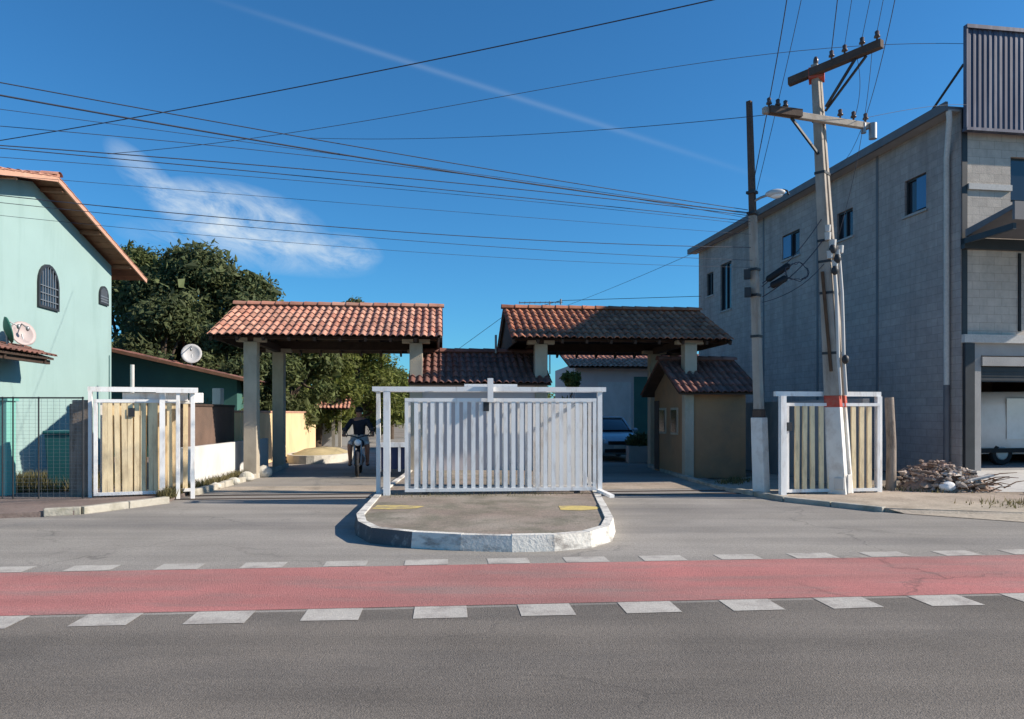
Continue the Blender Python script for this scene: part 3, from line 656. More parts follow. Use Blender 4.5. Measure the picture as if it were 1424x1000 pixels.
# dishes
def dish(name,loc,aim,r,mat,label,arm=True):
    root=thing(name,loc,label,'satellite dish')
    q=Vector(aim).normalized().to_track_quat('Z','Y'); c=Vector(loc)+Vector((0,0,r*1.35))
    mb=MB(); vs=[c+q@Vector((0,0,-r*.12))]; fs=[]
    for i in range(1,5):
        for k in range(20):
            t=2*math.pi*k/20; rr=r*i/4; vs.append(c+q@Vector((rr*math.cos(t),rr*math.sin(t)*1.08,-r*.12+.28*rr*rr/r)))
    fs+=[(0,1+k,1+(k+1)%20) for k in range(20)]
    for i in range(3): fs+=[(1+i*20+k,1+(i+1)*20+k,1+(i+1)*20+(k+1)%20,1+i*20+(k+1)%20) for k in range(20)]
    mb.add(vs,fs,True); d=mb.build('reflector',mat,root); sd=d.modifiers.new('s','SOLIDIFY'); sd.thickness=.02
    mb=MB(); mb.tube([c+q@Vector((0,r*.95,0)),c+q@Vector((0,r*.2,r*.85))],.014,6); mb.ball(c+q@Vector((0,r*.15,r*.88)),.04,.04,.06); mb.build('feed_arm','grey_metal',root)
    mb=MB(); mb.tube([Vector(loc),Vector(loc)+Vector((0,0,r*.9)),c+q@Vector((0,0,-r*.15))],.024,8); mb.build('mast','grey_metal',root)
    return root
p=HF(uw+.45,18.35,3.08)
dish('satellite_dish',p,(1,-.6,.35),.27,'pinkdish','faded pinkish satellite dish on the porch roof below the arched window')
p=HF(uw+.42,17.75,3.10)
dish('satellite_dish',p,(.72,.75,.25),.27,'greendish','dark green satellite dish seen edge on above the porch roof')
# aqua pillar at the picture's edge
mb=MB(); F_=Fr((-9.55,13.9,0),5); mb.box(F_,-.2,.13,-.15,.15,0,1.83); mb.box(F_,-.24,.17,-.19,.19,1.831,1.90); tag(mb.build('gate_pillar','minthi',bevel=.01),'aqua painted square pillar behind the wire mesh fence','pillar')
# mesh fence
FF=Fr((-9.9,13.15,0),4)
root=thing('mesh_fence',FF(.8,0,0),'dark wire mesh fence in front of the mint house','fence')
mb=MB()
for k in range(27): mb.bar(FF(-2,0,.10+k*.066),FF(2.2,0,.10+k*.066),.0026)
for k in range(41): mb.bar(FF(-2+k*.105,.004,.05),FF(-2+k*.105,.004,1.86),.0026)
mb.build('wire_mesh','grey_metal',root)
for u in (-1.95,-.9,.80,.98,1.42,2.18):
    mb=MB(); mb.tube([FF(u,.0,0),FF(u,0,1.9)],.013,8); mb.build('post','dark_metal',root)
mb=MB(); mb.tube([FF(-2,0,1.88),FF(2.2,0,1.88)],.014,8); mb.build('top_rail','dark_metal',root)
# teal bin
root=thing('wheelie_bin',(-9.0,14.9,.07),'dark teal bin standing between the mesh fence and the plank post','bin')
BF=Fr((-9.0,14.9,0),8); mb=MB()
mb.add([BF(x*k,y*k,z) for z,k in ((.09,.78),(1.18,1)) for x,y in ((-.27,-.3),(.27,-.3),(.27,.3),(-.27,.3))],[(0,3,2,1),(4,5,6,7),(0,1,5,4),(1,2,6,5),(2,3,7,6),(3,0,4,7)]); mb.build('body','bin',root,bevel=.02)
mb=MB(); mb.box(BF,-.29,.29,-.33,.33,1.19,1.26); mb.build('lid','bin',root,bevel=.02)
for u in (-.22,.22):
    mb=MB(); mb.tube([BF(u-.03,.27,.1),BF(u+.03,.27,.1)],.1,12); mb.build('wheel','rubber',root)

# low house beyond
LF_=Fr((-14.6,26.5,0),5.5)
root=thing('low_house',LF_(0,3,0),'low dark teal house with sloping red roof behind the gates','house')
zl=lambda u:3.95-.225*abs(u)
mb=MB(); mb.ext([LF_(-5,0,0),LF_(4.6,0,0),LF_(4.6,0,zl(4.6)-.1),LF_(0,0,3.85),LF_(-5,0,zl(5)-.1)],LF_.v*.18)
mb.box(LF_,4.42,4.597,.181,7,0,zl(4.6)-.12); mb.build('wall','teal',root)
FY=lambda u,v,z: LF_(v,u,z)
mb=MB(); tiles(mb,FY,-.7,7.2,5.25,zl(5.25),0,3.95,.22,.4); tiles(mb,FY,-.7,7.2,-5.4,zl(5.4),0,3.95,.22,.4); mb.build('roof','tile_old',root)
mb=MB()
for s_ in (1,-1): mb.ext([LF_(0,-.68,3.93),LF_(5.2*s_,-.68,zl(5.2)-.02),LF_(5.2*s_,7,zl(5.2)-.02),LF_(0,7,3.93)],(0,0,-.06))
mb.bar(LF_(0,-.70,3.93),LF_(5.25,-.70,zl(5.25)-.02),.03,.11); mb.build('fascia','soffit',root)
mb=MB(); mb.box(LF_,2.2,2.9,-.03,-.002,1.3,2.2); mb.build('window','glass',root)
dp=LF_(3.1,-.3,zl(3.1)+.02); dish('satellite_dish',dp,(.35,-1,.35),.34,'dish','round white satellite dish on the low red roof under the trees')
mb=MB(); mb.tube([(-11.3,22.0,0),(-11.3,22.0,3.05)],.06); tag(mb.build('utility_pipe','whitewall'),'slim white pipe rising behind the cream gates beside the mint house','pipe')
root=thing('water_tank',(-8.2,20.6,0),'small white box on a stand above the dark brown wall','box')
mb=MB(); mb.box(W,-8.32,-8.08,20.5,20.75,1.85,2.3); mb.build('tank','whitewall',root,bevel=.02)
mb=MB(); [mb.bar((x,20.62,0),(x,20.62,1.85),.05) for x in (-8.28,-8.12)]; mb.build('stand','grey_metal',root)

# ------------------------------------------------------------------ grey block building
BB=Fr((10.8,17.8,0),math.degrees(math.atan(.148)))
root=thing('block_building',BB(6,8,0),'tall grey cement block building with blue sheet parapet and open garage','building')
ZT=8.92; Dp=15.9; Wd=13
def vb(px):
    k=(px-CX)/FPX; return ((10.8+.148*17.8)/(k+.148)-17.8)/BB.v.y
# side wall in panels around the window openings
wins=[]
for a,b,z0,z1,sash in ((1258,1288,6.86,7.80,1),(1164,1186,6.92,7.76,0),(1088,1112,7.0,7.86,1),(1002,1017,5.9,7.86,0),(983,992,6.75,7.75,0)):
    v0,v1=sorted((vb(a),vb(b))); wins.append((v0,v1,z0,z1,sash))
wins.sort(); mb=MB(); t=.18; prev=0
for v0,v1,z0,z1,_ in wins:
    mb.box(BB,0,t,prev,v0,0,ZT); mb.box(BB,0,t,v0,v1,0,z0); mb.box(BB,0,t,v0,v1,z1,ZT); prev=v1
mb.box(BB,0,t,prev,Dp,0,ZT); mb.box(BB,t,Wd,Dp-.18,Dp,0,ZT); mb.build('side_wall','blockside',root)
for i,(v0,v1,z0,z1,sash) in enumerate(wins):
    mb=MB()
    for a,b,c,d in ((v0,v0+.05,z0,z1),(v1-.05,v1,z0,z1),(v0+.05,v1-.05,z0,z0+.05),(v0+.05,v1-.05,z1-.05,z1),((v0+v1)/2-.025,(v0+v1)/2+.025,z0+.05,z1-.05)):
        mb.box(BB,.06,.11,a,b,c,d)
    w=mb.build('window','dark_metal',root)
    mb=MB(); mb.box(BB,.115,.125,v0,v1,z0,z1); mb.build('pane','glass',w)
    if sash:
        a=v0 if i==0 else v1; m_=(v0+v1)/2
        lo,hi=(v0+.02,m_-.03) if i==0 else (m_+.03,v1-.02)
        mb=MB(); mb.box(BB,.02,.055,lo,hi,z0+.06,z1-.06); mb.build('sash','blueglass',w)
    mb=MB(); mb.box(BB,-.05,.02,v0-.06,v1+.06,z0-.06,z0-.002); mb.build('sill','cement',w)
for px in (1220,1137,1062):
    mb=MB(); v=vb(px); mb.box(BB,-.012,-.001,v-.05,v+.05,0,ZT-.05); mb.build('column_joint','roofsheet',root)
# front
mb=MB(); zf=.1; op0,op1,oz=.55,6.5,2.75
mb.box(BB,t+.001,.55,-.001,.18,0,3.35); mb.box(BB,.55,6.5,.0,.18,oz+.25,3.3); mb.box(BB,6.5,Wd,0,.18,0,3.3)
mb.build('front_wall','cement',root)
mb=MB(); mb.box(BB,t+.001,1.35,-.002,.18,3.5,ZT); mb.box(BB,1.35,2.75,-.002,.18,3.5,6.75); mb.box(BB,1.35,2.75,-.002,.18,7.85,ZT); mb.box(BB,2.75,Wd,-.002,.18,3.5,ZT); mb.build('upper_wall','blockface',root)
mb=MB(); mb.box(BB,1.35,2.75,.09,.11,6.75,7.85); w=mb.build('window','dark_metal',root)
mb=MB(); mb.box(BB,1.42,2.0,.07,.088,6.82,7.78); mb.box(BB,2.08,2.68,.07,.088,6.82,7.78); mb.build('pane','glass',w)
mb=MB(); mb.box(BB,1.55,1.62,-.03,-.003,3.6,5.5); mb.build('downpipe_dark','black',root)
mb=MB(); mb.box(BB,.02,Wd,-.12,.18,3.302,3.498); mb.build('floor_beam','slab',root)
mb=MB(); mb.box(BB,.55,6.5,-.05,.13,oz,oz+.22); mb.build('lintel','cement',root)
mb=MB(); mb.box(BB,.56,6.49,.05,.11,oz-.38,oz-.02); 
for k in range(4): mb.bar(BB(.56,.045,oz-.34+k*.1),BB(6.49,.045,oz-.34+k*.1),.02)
mb.build('roller_shutter','dark_metal',root)
mb=MB(); mb.box(BB,.181,1.35,-.06,-.003,7.0,7.14); mb.box(BB,2.75,Wd,-.06,-.003,7.0,7.14); mb.build('string_course','slab',root)
mb=MB(); mb.box(BB,.05,.30,-.10,-.003,.15,3.29); mb.box(BB,.03,.17,-.02,-.0025,3.5,ZT); mb.build('corner_column','dark_metal',root)
# garage interior
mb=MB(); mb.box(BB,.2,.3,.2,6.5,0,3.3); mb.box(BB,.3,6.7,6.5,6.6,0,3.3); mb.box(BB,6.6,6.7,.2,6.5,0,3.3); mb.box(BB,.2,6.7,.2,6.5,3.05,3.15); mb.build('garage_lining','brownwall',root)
mb=MB(); mb.box(BB,.3,6.6,.02,6.5,.0,.205); mb.build('garage_floor','cement',root)
# roof, fascia, gutter
mb=MB(); mb.box(BB,-.35,Wd,.0,Dp+.3,ZT+.002,ZT+.06); mb.build('roof','roofsheet',root)
mb=MB(); mb.box(BB,-.42,-.351,-.02,Dp+.32,ZT-.06,ZT+.16); mb.build('gutter','roofsheet',root)
mb=MB(); mb.box(BB,-.34,-.002,.0,Dp+.28,ZT-.05,ZT-.002); mb.build('soffit','cement',root)
mb=MB(); nn=0; z0,z1=8.40,10.75
K=int((Wd+.1)/.14)
for k in range(K):
    u=-.02+k*.14; prof=[(0,0),(.025,-.016),(.08,-.016),(.105,0),(.14,0)]
    for (a,b),(c,d) in zip(prof,prof[1:]):
        mb.add([BB(u+a,-.22+b,z0),BB(u+c,-.22+d,z0),BB(u+c,-.22+d,z1),BB(u+a,-.22+b,z1)],[(0,1,2,3)],r=.5)
mb.box(BB,-.02,Wd+.1,-.20,-.17,z0,z1)
mb.build('parapet_panel','bluesheet',root)
mb=MB(); mb.box(BB,-.05,Wd+.12,-.28,-.15,z1+.001,z1+.09); mb.box(BB,-.06,-.021,-.27,-.16,z0-.02,z1); mb.box(BB,-.05,Wd+.1,-.27,-.12,z0-.07,z0-.001); mb.build('parapet_frame','bluesheet',root)
for a_,b_ in ((-.02,-.1),(4,4)):
    mb=MB(); mb.tube([BB(a_,-.12,9.95),BB(b_,1.25,ZT+.05)],.03); mb.build('parapet_strut','dark_metal',root)
mb=MB(); mb.tube([BB(-.30,.02,ZT-.05),BB(-.28,.02,ZT-.25),BB(-.09,.35,ZT-1.05),BB(-.09,.35,2.3)],.065,10); mb.build('drainpipe','slab',root)
mb=MB(); mb.tube([BB(-.09,.35,2.3),BB(-.09,.35,.1)],.07,10); mb.build('drainpipe_foot','roofsheet',root)
# awning
mb=MB(); mb.ext([BB(.02,-.13,5.82),BB(.02,-1.55,6.12),BB(.02,-1.55,6.22),BB(.02,-.13,6.0)],BB.u*5.5); 
mb.box(BB,-.02,5.56,-1.62,-1.551,5.86,6.26); mb.build('awning','roofsheet',root)
mb=MB(); mb.box(BB,.0,.08,-1.55,-.01,5.66,5.80); mb.box(BB,0.0,5.5,-.13,-.01,5.55,5.80); mb.build('awning_frame','dark_metal',root)

# ------------------------------------------------------------------ utility poles
def polebox(mb, p, q, w0, w1, yaw, d0=None, d1=None):
    F0,F1=Fr(p,yaw),Fr(q,yaw); d0=d0 or w0; d1=d1 or w1
    vs=[F0(x*w0/2,y*d0/2,0) for x,y in ((-1,-1),(1,-1),(1,1),(-1,1))]+[F1(x*w1/2,y*d1/2,0) for x,y in ((-1,-1),(1,-1),(1,1),(-1,1))]
    mb.add(vs,[(0,3,2,1),(4,5,6,7),(0,1,5,4),(1,2,6,5),(2,3,7,6),(3,0,4,7)])
# concrete pole with crossarms
Pb,Pt=Vector((6.32,14.2,0)),Vector((5.84,14.2,8.28))
at=lambda t: Pb+(Pt-Pb)*t
tz=lambda z: z/8.28
root=thing('utility_pole',Pb,'tall leaning concrete utility pole with crossarms, white base and red band','utility pole','utility poles by the right gate')
wz=lambda z: .42-.27*min(1,tz(z)*1.0)
def seg(z0,z1,mat,name,grow=0):
    mb=MB(); yaw=-44; p,q=at(tz(z0)),at(tz(z1))
    w0,w1=wz(z0)*.80+grow,wz(z1)*.80+grow
    polebox(mb,p,q,w0*.70,w1*.70,yaw,w0,w1)
    F0,F1=Fr(p,yaw),Fr(q,yaw)                       # raised flanges of the double-T section
    for s in (-1,1):
        vs=[F0(x*w0*.5,s*w0*.5+y*.05,0) for x,y in ((-1,-1),(1,-1),(1,1),(-1,1))]+[F1(x*w1*.5,s*w1*.5+y*.05,0) for x,y in ((-1,-1),(1,-1),(1,1),(-1,1))]
        mb.add(vs,[(0,3,2,1),(4,5,6,7),(0,1,5,4),(1,2,6,5),(2,3,7,6),(3,0,4,7)])
    return mb.build(name,mat,root,bevel=.008)
seg(0,1.72,'polewhite','painted_base',.004); seg(1.72,1.94,'polered','red_band',.006); seg(1.94,8.28,'concpole','shaft')
mb=MB(); c=at(tz(.28)); F_=Fr(c,-44); mb.box(F_,.17,.20,-.14,.08,-.2,.16); mb.box(F_,-.02,.16,-.255,-.228,-.12,.10); mb.build('meter_box','whiteceramic',root,bevel=.01)
mb=MB(); 
for dx,dy in ((.02,-.21),(.13,-.20)):
    mb.tube([at(tz(z))+Vector((dx+.02*math.sin(z*2),dy,0)) for z in (1.95,2.6,3.3,3.9,4.5)],.036,8)
mb.build('conduit','whiteceramic',root)
mb=MB(); mb.tube([at(tz(4.3))+Vector((-.16,-.12,0)),at(tz(3.6))+Vector((-.15,-.14,0)),at(tz(2.4))+Vector((-.12,-.16,0))],.03,8); mb.build('cable_run','branch',root)
mb=MB(); 
for k,(dx,z,s) in enumerate(((-.06,4.95,.07),(.02,4.80,.08),(.10,4.62,.07),(-.04,4.60,.07),(.05,4.42,.06),(.16,4.7,.07),(-.05,5.1,.06))):
    mb=MB(); mb.tube([at(tz(z))+Vector((dx,-.22,-s)),at(tz(z))+Vector((dx,-.22,s))],[s*.75,s*.9],10); mb.build('service_box','whiteceramic',root)
for z in (2.75,3.9,4.5,4.9,6.2,7.2):
    p=at(tz(z)); F_=Fr(p,-44); w=wz(z)*.4+.045; mb=MB(); mb.box(F_,-w*.75,w*.75,-w-.01,w+.01,-.025,.025); mb.build('clamp','dark_metal',root)
for dx,z in ((.0,4.70),(.08,4.52),(.12,2.62),(.02,4.3)): mb=MB(); mb.ball(at(tz(z))+Vector((dx,-.26,0)),.07,.06,.09); mb.build('connector','dark_metal',root)
def arm(p,q,w,h,mat,ins,name='crossarm'):
    mb=MB(); mb.bar(p,q,w,h); a=mb.build(name,mat,root,bevel=.01)
    for t in ins:
        c=Vector(p)+(Vector(q)-Vector(p))*t+Vector((0,0,h/2))
        mb=MB(); mb.tube([c,c+Vector((0,0,.06)),c+Vector((0,0,.07)),c+Vector((0,0,.10)),c+Vector((0,0,.11)),c+Vector((0,0,.17)),c+Vector((0,0,.19))],[.018,.018,.055,.05,.035,.04,.015],10)
        mb.build('insulator','ceramic',a)
    return a
a1=(Vector((5.44,14.50,8.10)),Vector((6.55,13.08,8.15)))
arm(a1[0],a1[1],.13,.15,'polebrown',(.48,.62,.80,.95))
mb=MB(); mb.bar(a1[0]+Vector((.04,.10,.02)),a1[1]+Vector((.04,.10,.02)),.06,.13); mb.build('crossarm_backing','wood',root)
a2=(Vector((4.62,13.58,7.17)),Vector((6.92,14.35,7.17)))
arm(a2[0],a2[1],.10,.12,'concpole',(.05,.13,.2,.72,.85,.97))
mb=MB(); mb.bar(a2[0]+Vector((.1,-.02,.0)),a2[0]+Vector((.75,.16,0)),.115,.135); mb.build('arm_sleeve','polebrown',root)
mb=MB(); mb.bar(Vector((5.2,13.76,7.1)),at(tz(6.55))+Vector((-.1,-.1,0)),.04,.04); mb.bar(Vector((6.25,13.45,8.06)),at(tz(7.45))+Vector((.1,-.1,0)),.04,.04); mb.bar(Vector((6.4,13.35,8.06)),at(tz(7.4))+Vector((.12,-.02,0)),.035,.035); mb.build('brace','dark_metal',root)
mb=MB(); F_=Fr(at(tz(8.1)),-24); mb.box(F_,-.14,.14,-.16,.16,-.1,.1); mb.build('arm_bracket','polered',root)
mb=MB(); mb.ball(at(tz(8.36)),.05,.05,.10); mb.build('pole_cap','ceramic',root)
mb=MB(); c=a2[1]+Vector((.06,-.05,-.12)); mb.tube([c+Vector((0,0,-.14)),c+Vector((0,0,.16))],.075,10); mb.tube([c+Vector((-.18,0,-.03)),c+Vector((-.18,0,.16))],.05,10); mb.build('fuse_cutout','grey_metal',root)
# slimmer pole with lamp
Qb,Qt=Vector((4.86,14.4,0)),Vector((4.62,14.4,7.68)); aq=lambda z: Qb+(Qt-Qb)*(z/7.68)
root=thing('utility_pole',Qb,'slim dark utility pole carrying a street lamp, pale squared base','utility pole','utility poles by the right gate')
def segq(z0,z1,mat,name,w0,w1,yaw=-46):
    mb=MB(); polebox(mb,aq(z0),aq(z1),w0,w1,yaw); return mb.build(name,mat,root,bevel=.01)
segq(0,1.52,'polewhite','painted_base',.245,.235); segq(1.52,1.68,'polebrown','brown_band',.19,.18); segq(1.68,5.45,'concpole','shaft',.155,.125); segq(5.45,7.68,'polebrown','upper_shaft',.115,.095)
for z in (3.1,3.9,4.4,5.5,5.9): 
    F_=Fr(aq(z),-46); w=.085; mb=MB(); mb.box(F_,-w,w,-w,w,-.025,.025); mb.build('clamp','dark_metal',root)
for z in (4.3,3.95): mb=MB(); mb.box(Fr(aq(z)+Vector((-.16,-.05,0)),-20),-.06,.06,-.06,.06,-.09,.09); mb.build('cable_bracket','dark_metal',root)
mb=MB(); l0=aq(5.72); mb.tube([l0,l0+Vector((.14,-.10,.06)),l0+Vector((.28,-.20,.09))],.025,8); la=mb.build('lamp_arm','grey_metal',root)
mb=MB(); c=l0+Vector((.36,-.24,.10)); mb.ball(c,.19,.10,.075,14,8,rot=R(-30)); mb.build('lamp_head','dish',root)
mb=MB(); mb.ball(c+Vector((.02,-.01,-.045)),.13,.08,.06,12,6,rot=R(-30)); mb.build('lamp_lens','lamp',root)
mb=MB(); mb.tube([c+Vector((.14,-.02,.06)),c+Vector((.2,-.08,.02)),c+Vector((.22,-.1,-.06))],.02,6); mb.build('lamp_clip','dark_metal',root)

# ------------------------------------------------------------------ wires
def wire(pts, r, label, name='power_line', group='overhead wires', n=28, wob=0, mat='cable'):
    # a smooth run through three or more points of the place
    P=[Vector(p) for p in pts]; out=[]
    if len(P)==2:
        L=(P[1]-P[0]).length; P=[P[0],(P[0]+P[1])/2-Vector((0,0,.012*L)),P[1]]
    ts=[0]
    for a,b in zip(P,P[1:]): ts.append(ts[-1]+(b-a).length)
    for k in range(n+1):
        t=ts[-1]*k/n; s=Vector((0,0,0))
        for i in range(len(P)):
            w=1.0
            for j in range(len(P)):
                if j!=i: w*=(t-ts[j])/(ts[i]-ts[j])
            s+=P[i]*w
        out.append(s+Vector((0,0,random.uniform(-wob,wob))))
    mb=MB(); mb.tube(out,r*.62,6); o=mb.build(name,mat); return tag(o,label,'wire',group)
def streetwire(pix, Y0, Y1, r, label, **kw):
    # pix: two or three columns/rows; depth runs evenly along the plan line between the two ends
    (xa,ya),(xb,yb)=pix[0],pix[-1]
    A_,B_=PT(xa,ya,Y0),PT(xb,yb,Y1); P=[A_]
    for (x,y) in pix[1:-1]:
        k=(x-CX)/FPX; d=B_-A_; t=(k*A_.y-A_.x)/(d.x-k*d.y); P.append(PT(x,y,A_.y+d.y*t))
    P.append(B_); return wire(P,r,label,**kw)
streetwire([(-90,98),(370,182),(1040,292)],8.6,14.35,.011,'topmost of the wires sagging from the left edge to the slim pole')
streetwire([(-90,116),(320,189),(1042,296)],8.5,14.35,.017,'thick dark cable just below the topmost wire from the left')
streetwire([(-90,196),(300,225),(1042,300)],8.9,14.35,.011,'wire passing above the wispy cloud towards the slim pole')
streetwire([(-90,168),(330,206),(1043,304)],8.7,14.35,.007,'thin faint wire between the thick cable and the cloud')
streetwire([(-90,198),(400,243),(1043,308)],9.0,14.35,.010,'lower cable of the bundle meeting the slim pole under the lamp')
streetwire([(-90,262),(420,312),(1044,344)],9.4,14.35,.010,'cable crossing the middle of the wispy cloud')
streetwire([(-90,272),(510,330),(1046,362)],9.5,14.35,.007,'lowest thin cable reaching the slim pole below the lamp')
streetwire([(-90,140),(330,196),(1043,298)],8.8,14.35,.006,'faint wire directly under the thick dark cable from the left')
streetwire([(-90,212),(400,250),(1043,312)],9.1,14.35,.006,'faint wire along the underside of the cable bundle')
streetwire([(-90,236),(450,280),(1044,326)],9.3,14.35,.005,'hair thin wire across the upper part of the wispy cloud')
streetwire([(-90,290),(500,345),(1046,372)],9.6,14.35,.005,'lowest hair thin wire reaching the slim pole under the closures')
streetwire([(-60,205),(560,92),(1080,-20)],13.6,9.4,.013,'thick wire rising from the left to the top of the sky')
streetwire([(150,214),(700,134),(1098,72),(1350,61)],16,17.75,.010,'wire rising gently to the upper wooden crossarm and roof parapet')
streetwire([(430,192),(870,178),(1064,160)],20,13.6,.010,'nearly level wire running to the lower crossarm')
wire([a2[1]+Vector((0,0,.18)),PT(1280,150,15.2),PT(1345,146,16.8)],.007,'short wire from the lower crossarm to the block building roof')
zc=.17
for i,(t,px0,pf,r,lab) in enumerate(((.05,1093,(1060,255),.014,'leftmost wire dropping from the top of the sky past the lower crossarm'),
        (.13,1117,(1078,215),.009,'second wire from the left coming overhead to the lower crossarm'),
        (.97,1247,(1172,240),.009,'rightmost wire slanting down from the top of the sky'))):
    p=a2[0]+(a2[1]-a2[0])*t+Vector((0,0,zc)); k=(px0-CX)/FPX
    Yn=(p.z+.08-CH)*FPX/(HY+40); near=Vector((k*Yn+.02,Yn,p.z+.08)); near=p+(near-p)*1.25
    far=(aq(5.95),aq(5.6),BB(-.4,vb(1170),ZT+.14))[i]+Vector((0,0,0))
    wire([near,p,far],r,lab)
for t,px0,lab in ((.48,1168,'dark thick wire rising straight up from the middle of the wooden crossarm'),(.62,1189,'faint wire rising beside the thick one above the wooden crossarm'),(.80,1216,'wire rising from the outer half of the wooden crossarm'),(.95,1234,'wire rising from the right end of the wooden crossarm')):
    p=a1[0]+(a1[1]-a1[0])*t+Vector((0,0,.25)); k=(px0-CX)/FPX
    Yn=(p.z+.05-CH)*FPX/(HY+30); near=Vector((k*Yn,Yn,p.z+.05)); wire([p,(p+near)/2-Vector((0,0,.005)),near],.013 if t==.48 else .008,lab)
for p,q,lab in ((a1[0]+(a1[1]-a1[0])*.75-Vector((0,0,.08)),a2[0]+(a2[1]-a2[0])*.85+Vector((0,0,.06)),'slack drop lead joining the two crossarms'),(a1[0]+(a1[1]-a1[0])*.9-Vector((0,0,.08)),at(tz(5.0))+Vector((.2,-.1,0)),'drop lead hanging from the wooden crossarm to the service boxes')):
    wire([p,(p+q)/2+Vector((.08,0,-.06)),q],.008,lab)
for z0,z1,s,lab,r in ((4.05,5.3,.25,'upper sagging cable slung between the two poles',.014),(3.85,4.9,.30,'middle sagging cable slung between the two poles',.018),(3.75,4.45,.35,'lowest sagging cable slung between the two poles',.012)):
    p,q=aq(z0)+Vector((.1,-.1,0)),at(tz(z1))+Vector((-.12,-.12,0)); wire([p,(p+q)/2-Vector((0,0,s*.4)),q],r,lab)
def closure(p,q,lab):
    root=thing('splice_closure',(Vector(p)+Vector(q))/2,lab,'cable box','cable boxes between the poles')
    mb=MB(); P,Q=Vector(p),Vector(q); mb.tube([P,P+(Q-P)*.08,P+(Q-P)*.92,Q],[.03,.065,.065,.03],12); mb.build('body','black',root)
    mb=MB(); mb.tube([P+(Q-P)*.02,P-(Q-P)*.18],.012,6); mb.build('cable_end','cable',root)
closure(PT(1066,390,14.2),PT(1098,368,14.15),'upper black cable closure hanging beside the slim pole')
closure(PT(1072,398,14.1),PT(1094,386,14.1),'lower black cable closure hanging beside the slim pole')
mb=MB(); pts=[PT(1108+16*math.cos(t)+random.uniform(-2,2),378+12*math.sin(t)+random.uniform(-2,2),14.1) for t in [k*.35 for k in range(40)]]; mb.tube(pts,.008,5); tag(mb.build('cable_coil','cable'),'loose coil of thin cable hanging between the two poles','cable')
mb=MB(); mb.tube([PT(590,520,42),PT(700,440,36),PT(780,418,32),PT(975,412,30)],.012,5); tag(mb.build('power_line','cable'),'faint distant wire in the gap between the two canopies','wire','overhead wires')
# far-off service wires behind the right canopy
streetwire([(745,440),(900,380),(1044,316)],30,14.4,.008,'thin slanting wire above the shaded canopy roof')
# TV antenna
root=thing('tv_antenna',GF(2.2,24.2,3.9),'thin TV antenna above the ridge of the half shaded canopy','antenna')
c=PT(752,421,24.4); mb=MB(); mb.tube([Vector((c.x+.3,c.y,2.9)),Vector((c.x+.3,c.y,c.z+.05))],.02,6); mb.build('mast','grey_metal',root)
mb=MB(); mb.tube([c-Vector((.72,0,0)),c+Vector((.72,0,.02))],.017,6)
for k in range(9): mb.tube([c+Vector((-.7+k*.17,-.3+.015*k,0)),c+Vector((-.7+k*.17,.3-.015*k,0))],.008,5)
mb.tube([c+Vector((.66,0,-.06)),c+Vector((.66,0,.12))],.03,6)
mb.build('boom','grey_metal',root)

# ------------------------------------------------------------------ vehicles, rider
def wheelset(parent,F,xs,hw,r):
    for x in xs:
        for s in (-1,1):
            mb=MB(); c=F(x,s*(hw-.1),r); d=F.v*s
            mb.tube([c-d*.09,c-d*.07,c+d*.07,c+d*.09],[r*.9,r,r,r*.9],20); w=mb.build('wheel','rubber',parent)
            mb=MB(); mb.tube([c+d*.085,c+d*.1],[r*.62,r*.5],14); mb.build('rim','grey_metal',w)
def loft(mb, F, secs):
    # secs: (x, [(y,z)...]) cross-sections along the length
    n=len(secs[0][1]); vs=[F(x,y,z) for x,pr in secs for y,z in pr]
    fs=[(i*n+k,(i+1)*n+k,(i+1)*n+(k+1)%n,i*n+(k+1)%n) for i in range(len(secs)-1) for k in range(n)]
    mb.add(vs,fs,True); mb.add(vs[:n],[tuple(range(n))]); mb.add(vs[-n:],[tuple(range(n-1,-1,-1))])
def carsec(hw,zb,zt,tum=.9,sh=.55):
    zs=zb+(zt-zb)*sh
    h=[(hw*.86,zb),(hw*.98,zb+.10),(hw,zs),(hw*.97,zs+(zt-zs)*.55),(hw*tum,zt-.02),(hw*tum*.8,zt)]
    return h+[(-y,z) for y,z in h[::-1]]
cF=Fr(PT(843,610,26.5),95.5-180); cF.o.z=0            # nose points to us
root=thing('parked_car',cF.o,'silver car facing out of the shaded lane beyond the white gate','car')
mb=MB(); loft(mb,cF,[(2.0,carsec(.62,.32,.60)),(1.93,carsec(.74,.24,.70)),(1.5,carsec(.82,.2,.86)),(.75,carsec(.84,.2,.98)),(.7,carsec(.84,.2,.99)),(-1.4,carsec(.84,.2,.99)),(-1.85,carsec(.8,.24,.95)),(-1.95,carsec(.72,.34,.8))]); body=mb.build('body','silver',root)
mb=MB()
cab=[(.85,carsec(.74,.93,.97,.95,.5)),(.15,carsec(.74,.93,1.42,.78,.4)),(-.2,carsec(.74,.93,1.47,.77,.4)),(-1.1,carsec(.74,.93,1.44,.76,.4)),(-1.75,carsec(.7,.93,1.0,.9,.5))]
loft(mb,cF,cab); mb.build('cabin_glass','glass',root)
mb=MB(); mb.ext([cF(.12,-.56,1.43),cF(-1.1,-.56,1.45),cF(-1.1,.56,1.45),cF(.12,.56,1.43)],(0,0,.05))
for s in (-1,1): mb.bar(cF(.82,s*.72,.96),cF(.12,s*.575,1.42),.06,.06); mb.bar(cF(-1.1,s*.58,1.43),cF(-1.72,s*.68,.98),.08,.07)
mb.build('roof','silver',root,bevel=.02)
for s in (-1,1):
    mb=MB(); mb.ball(cF(1.86,s*.58,.70),.17,.10,.085,12,6,rot=R(5)); mb.build('headlight','lamp',root)
    mb=MB(); mb.ball(cF(.55,s*.92,1.02),.10,.07,.075,10,6); mb.build('mirror','silver',root)
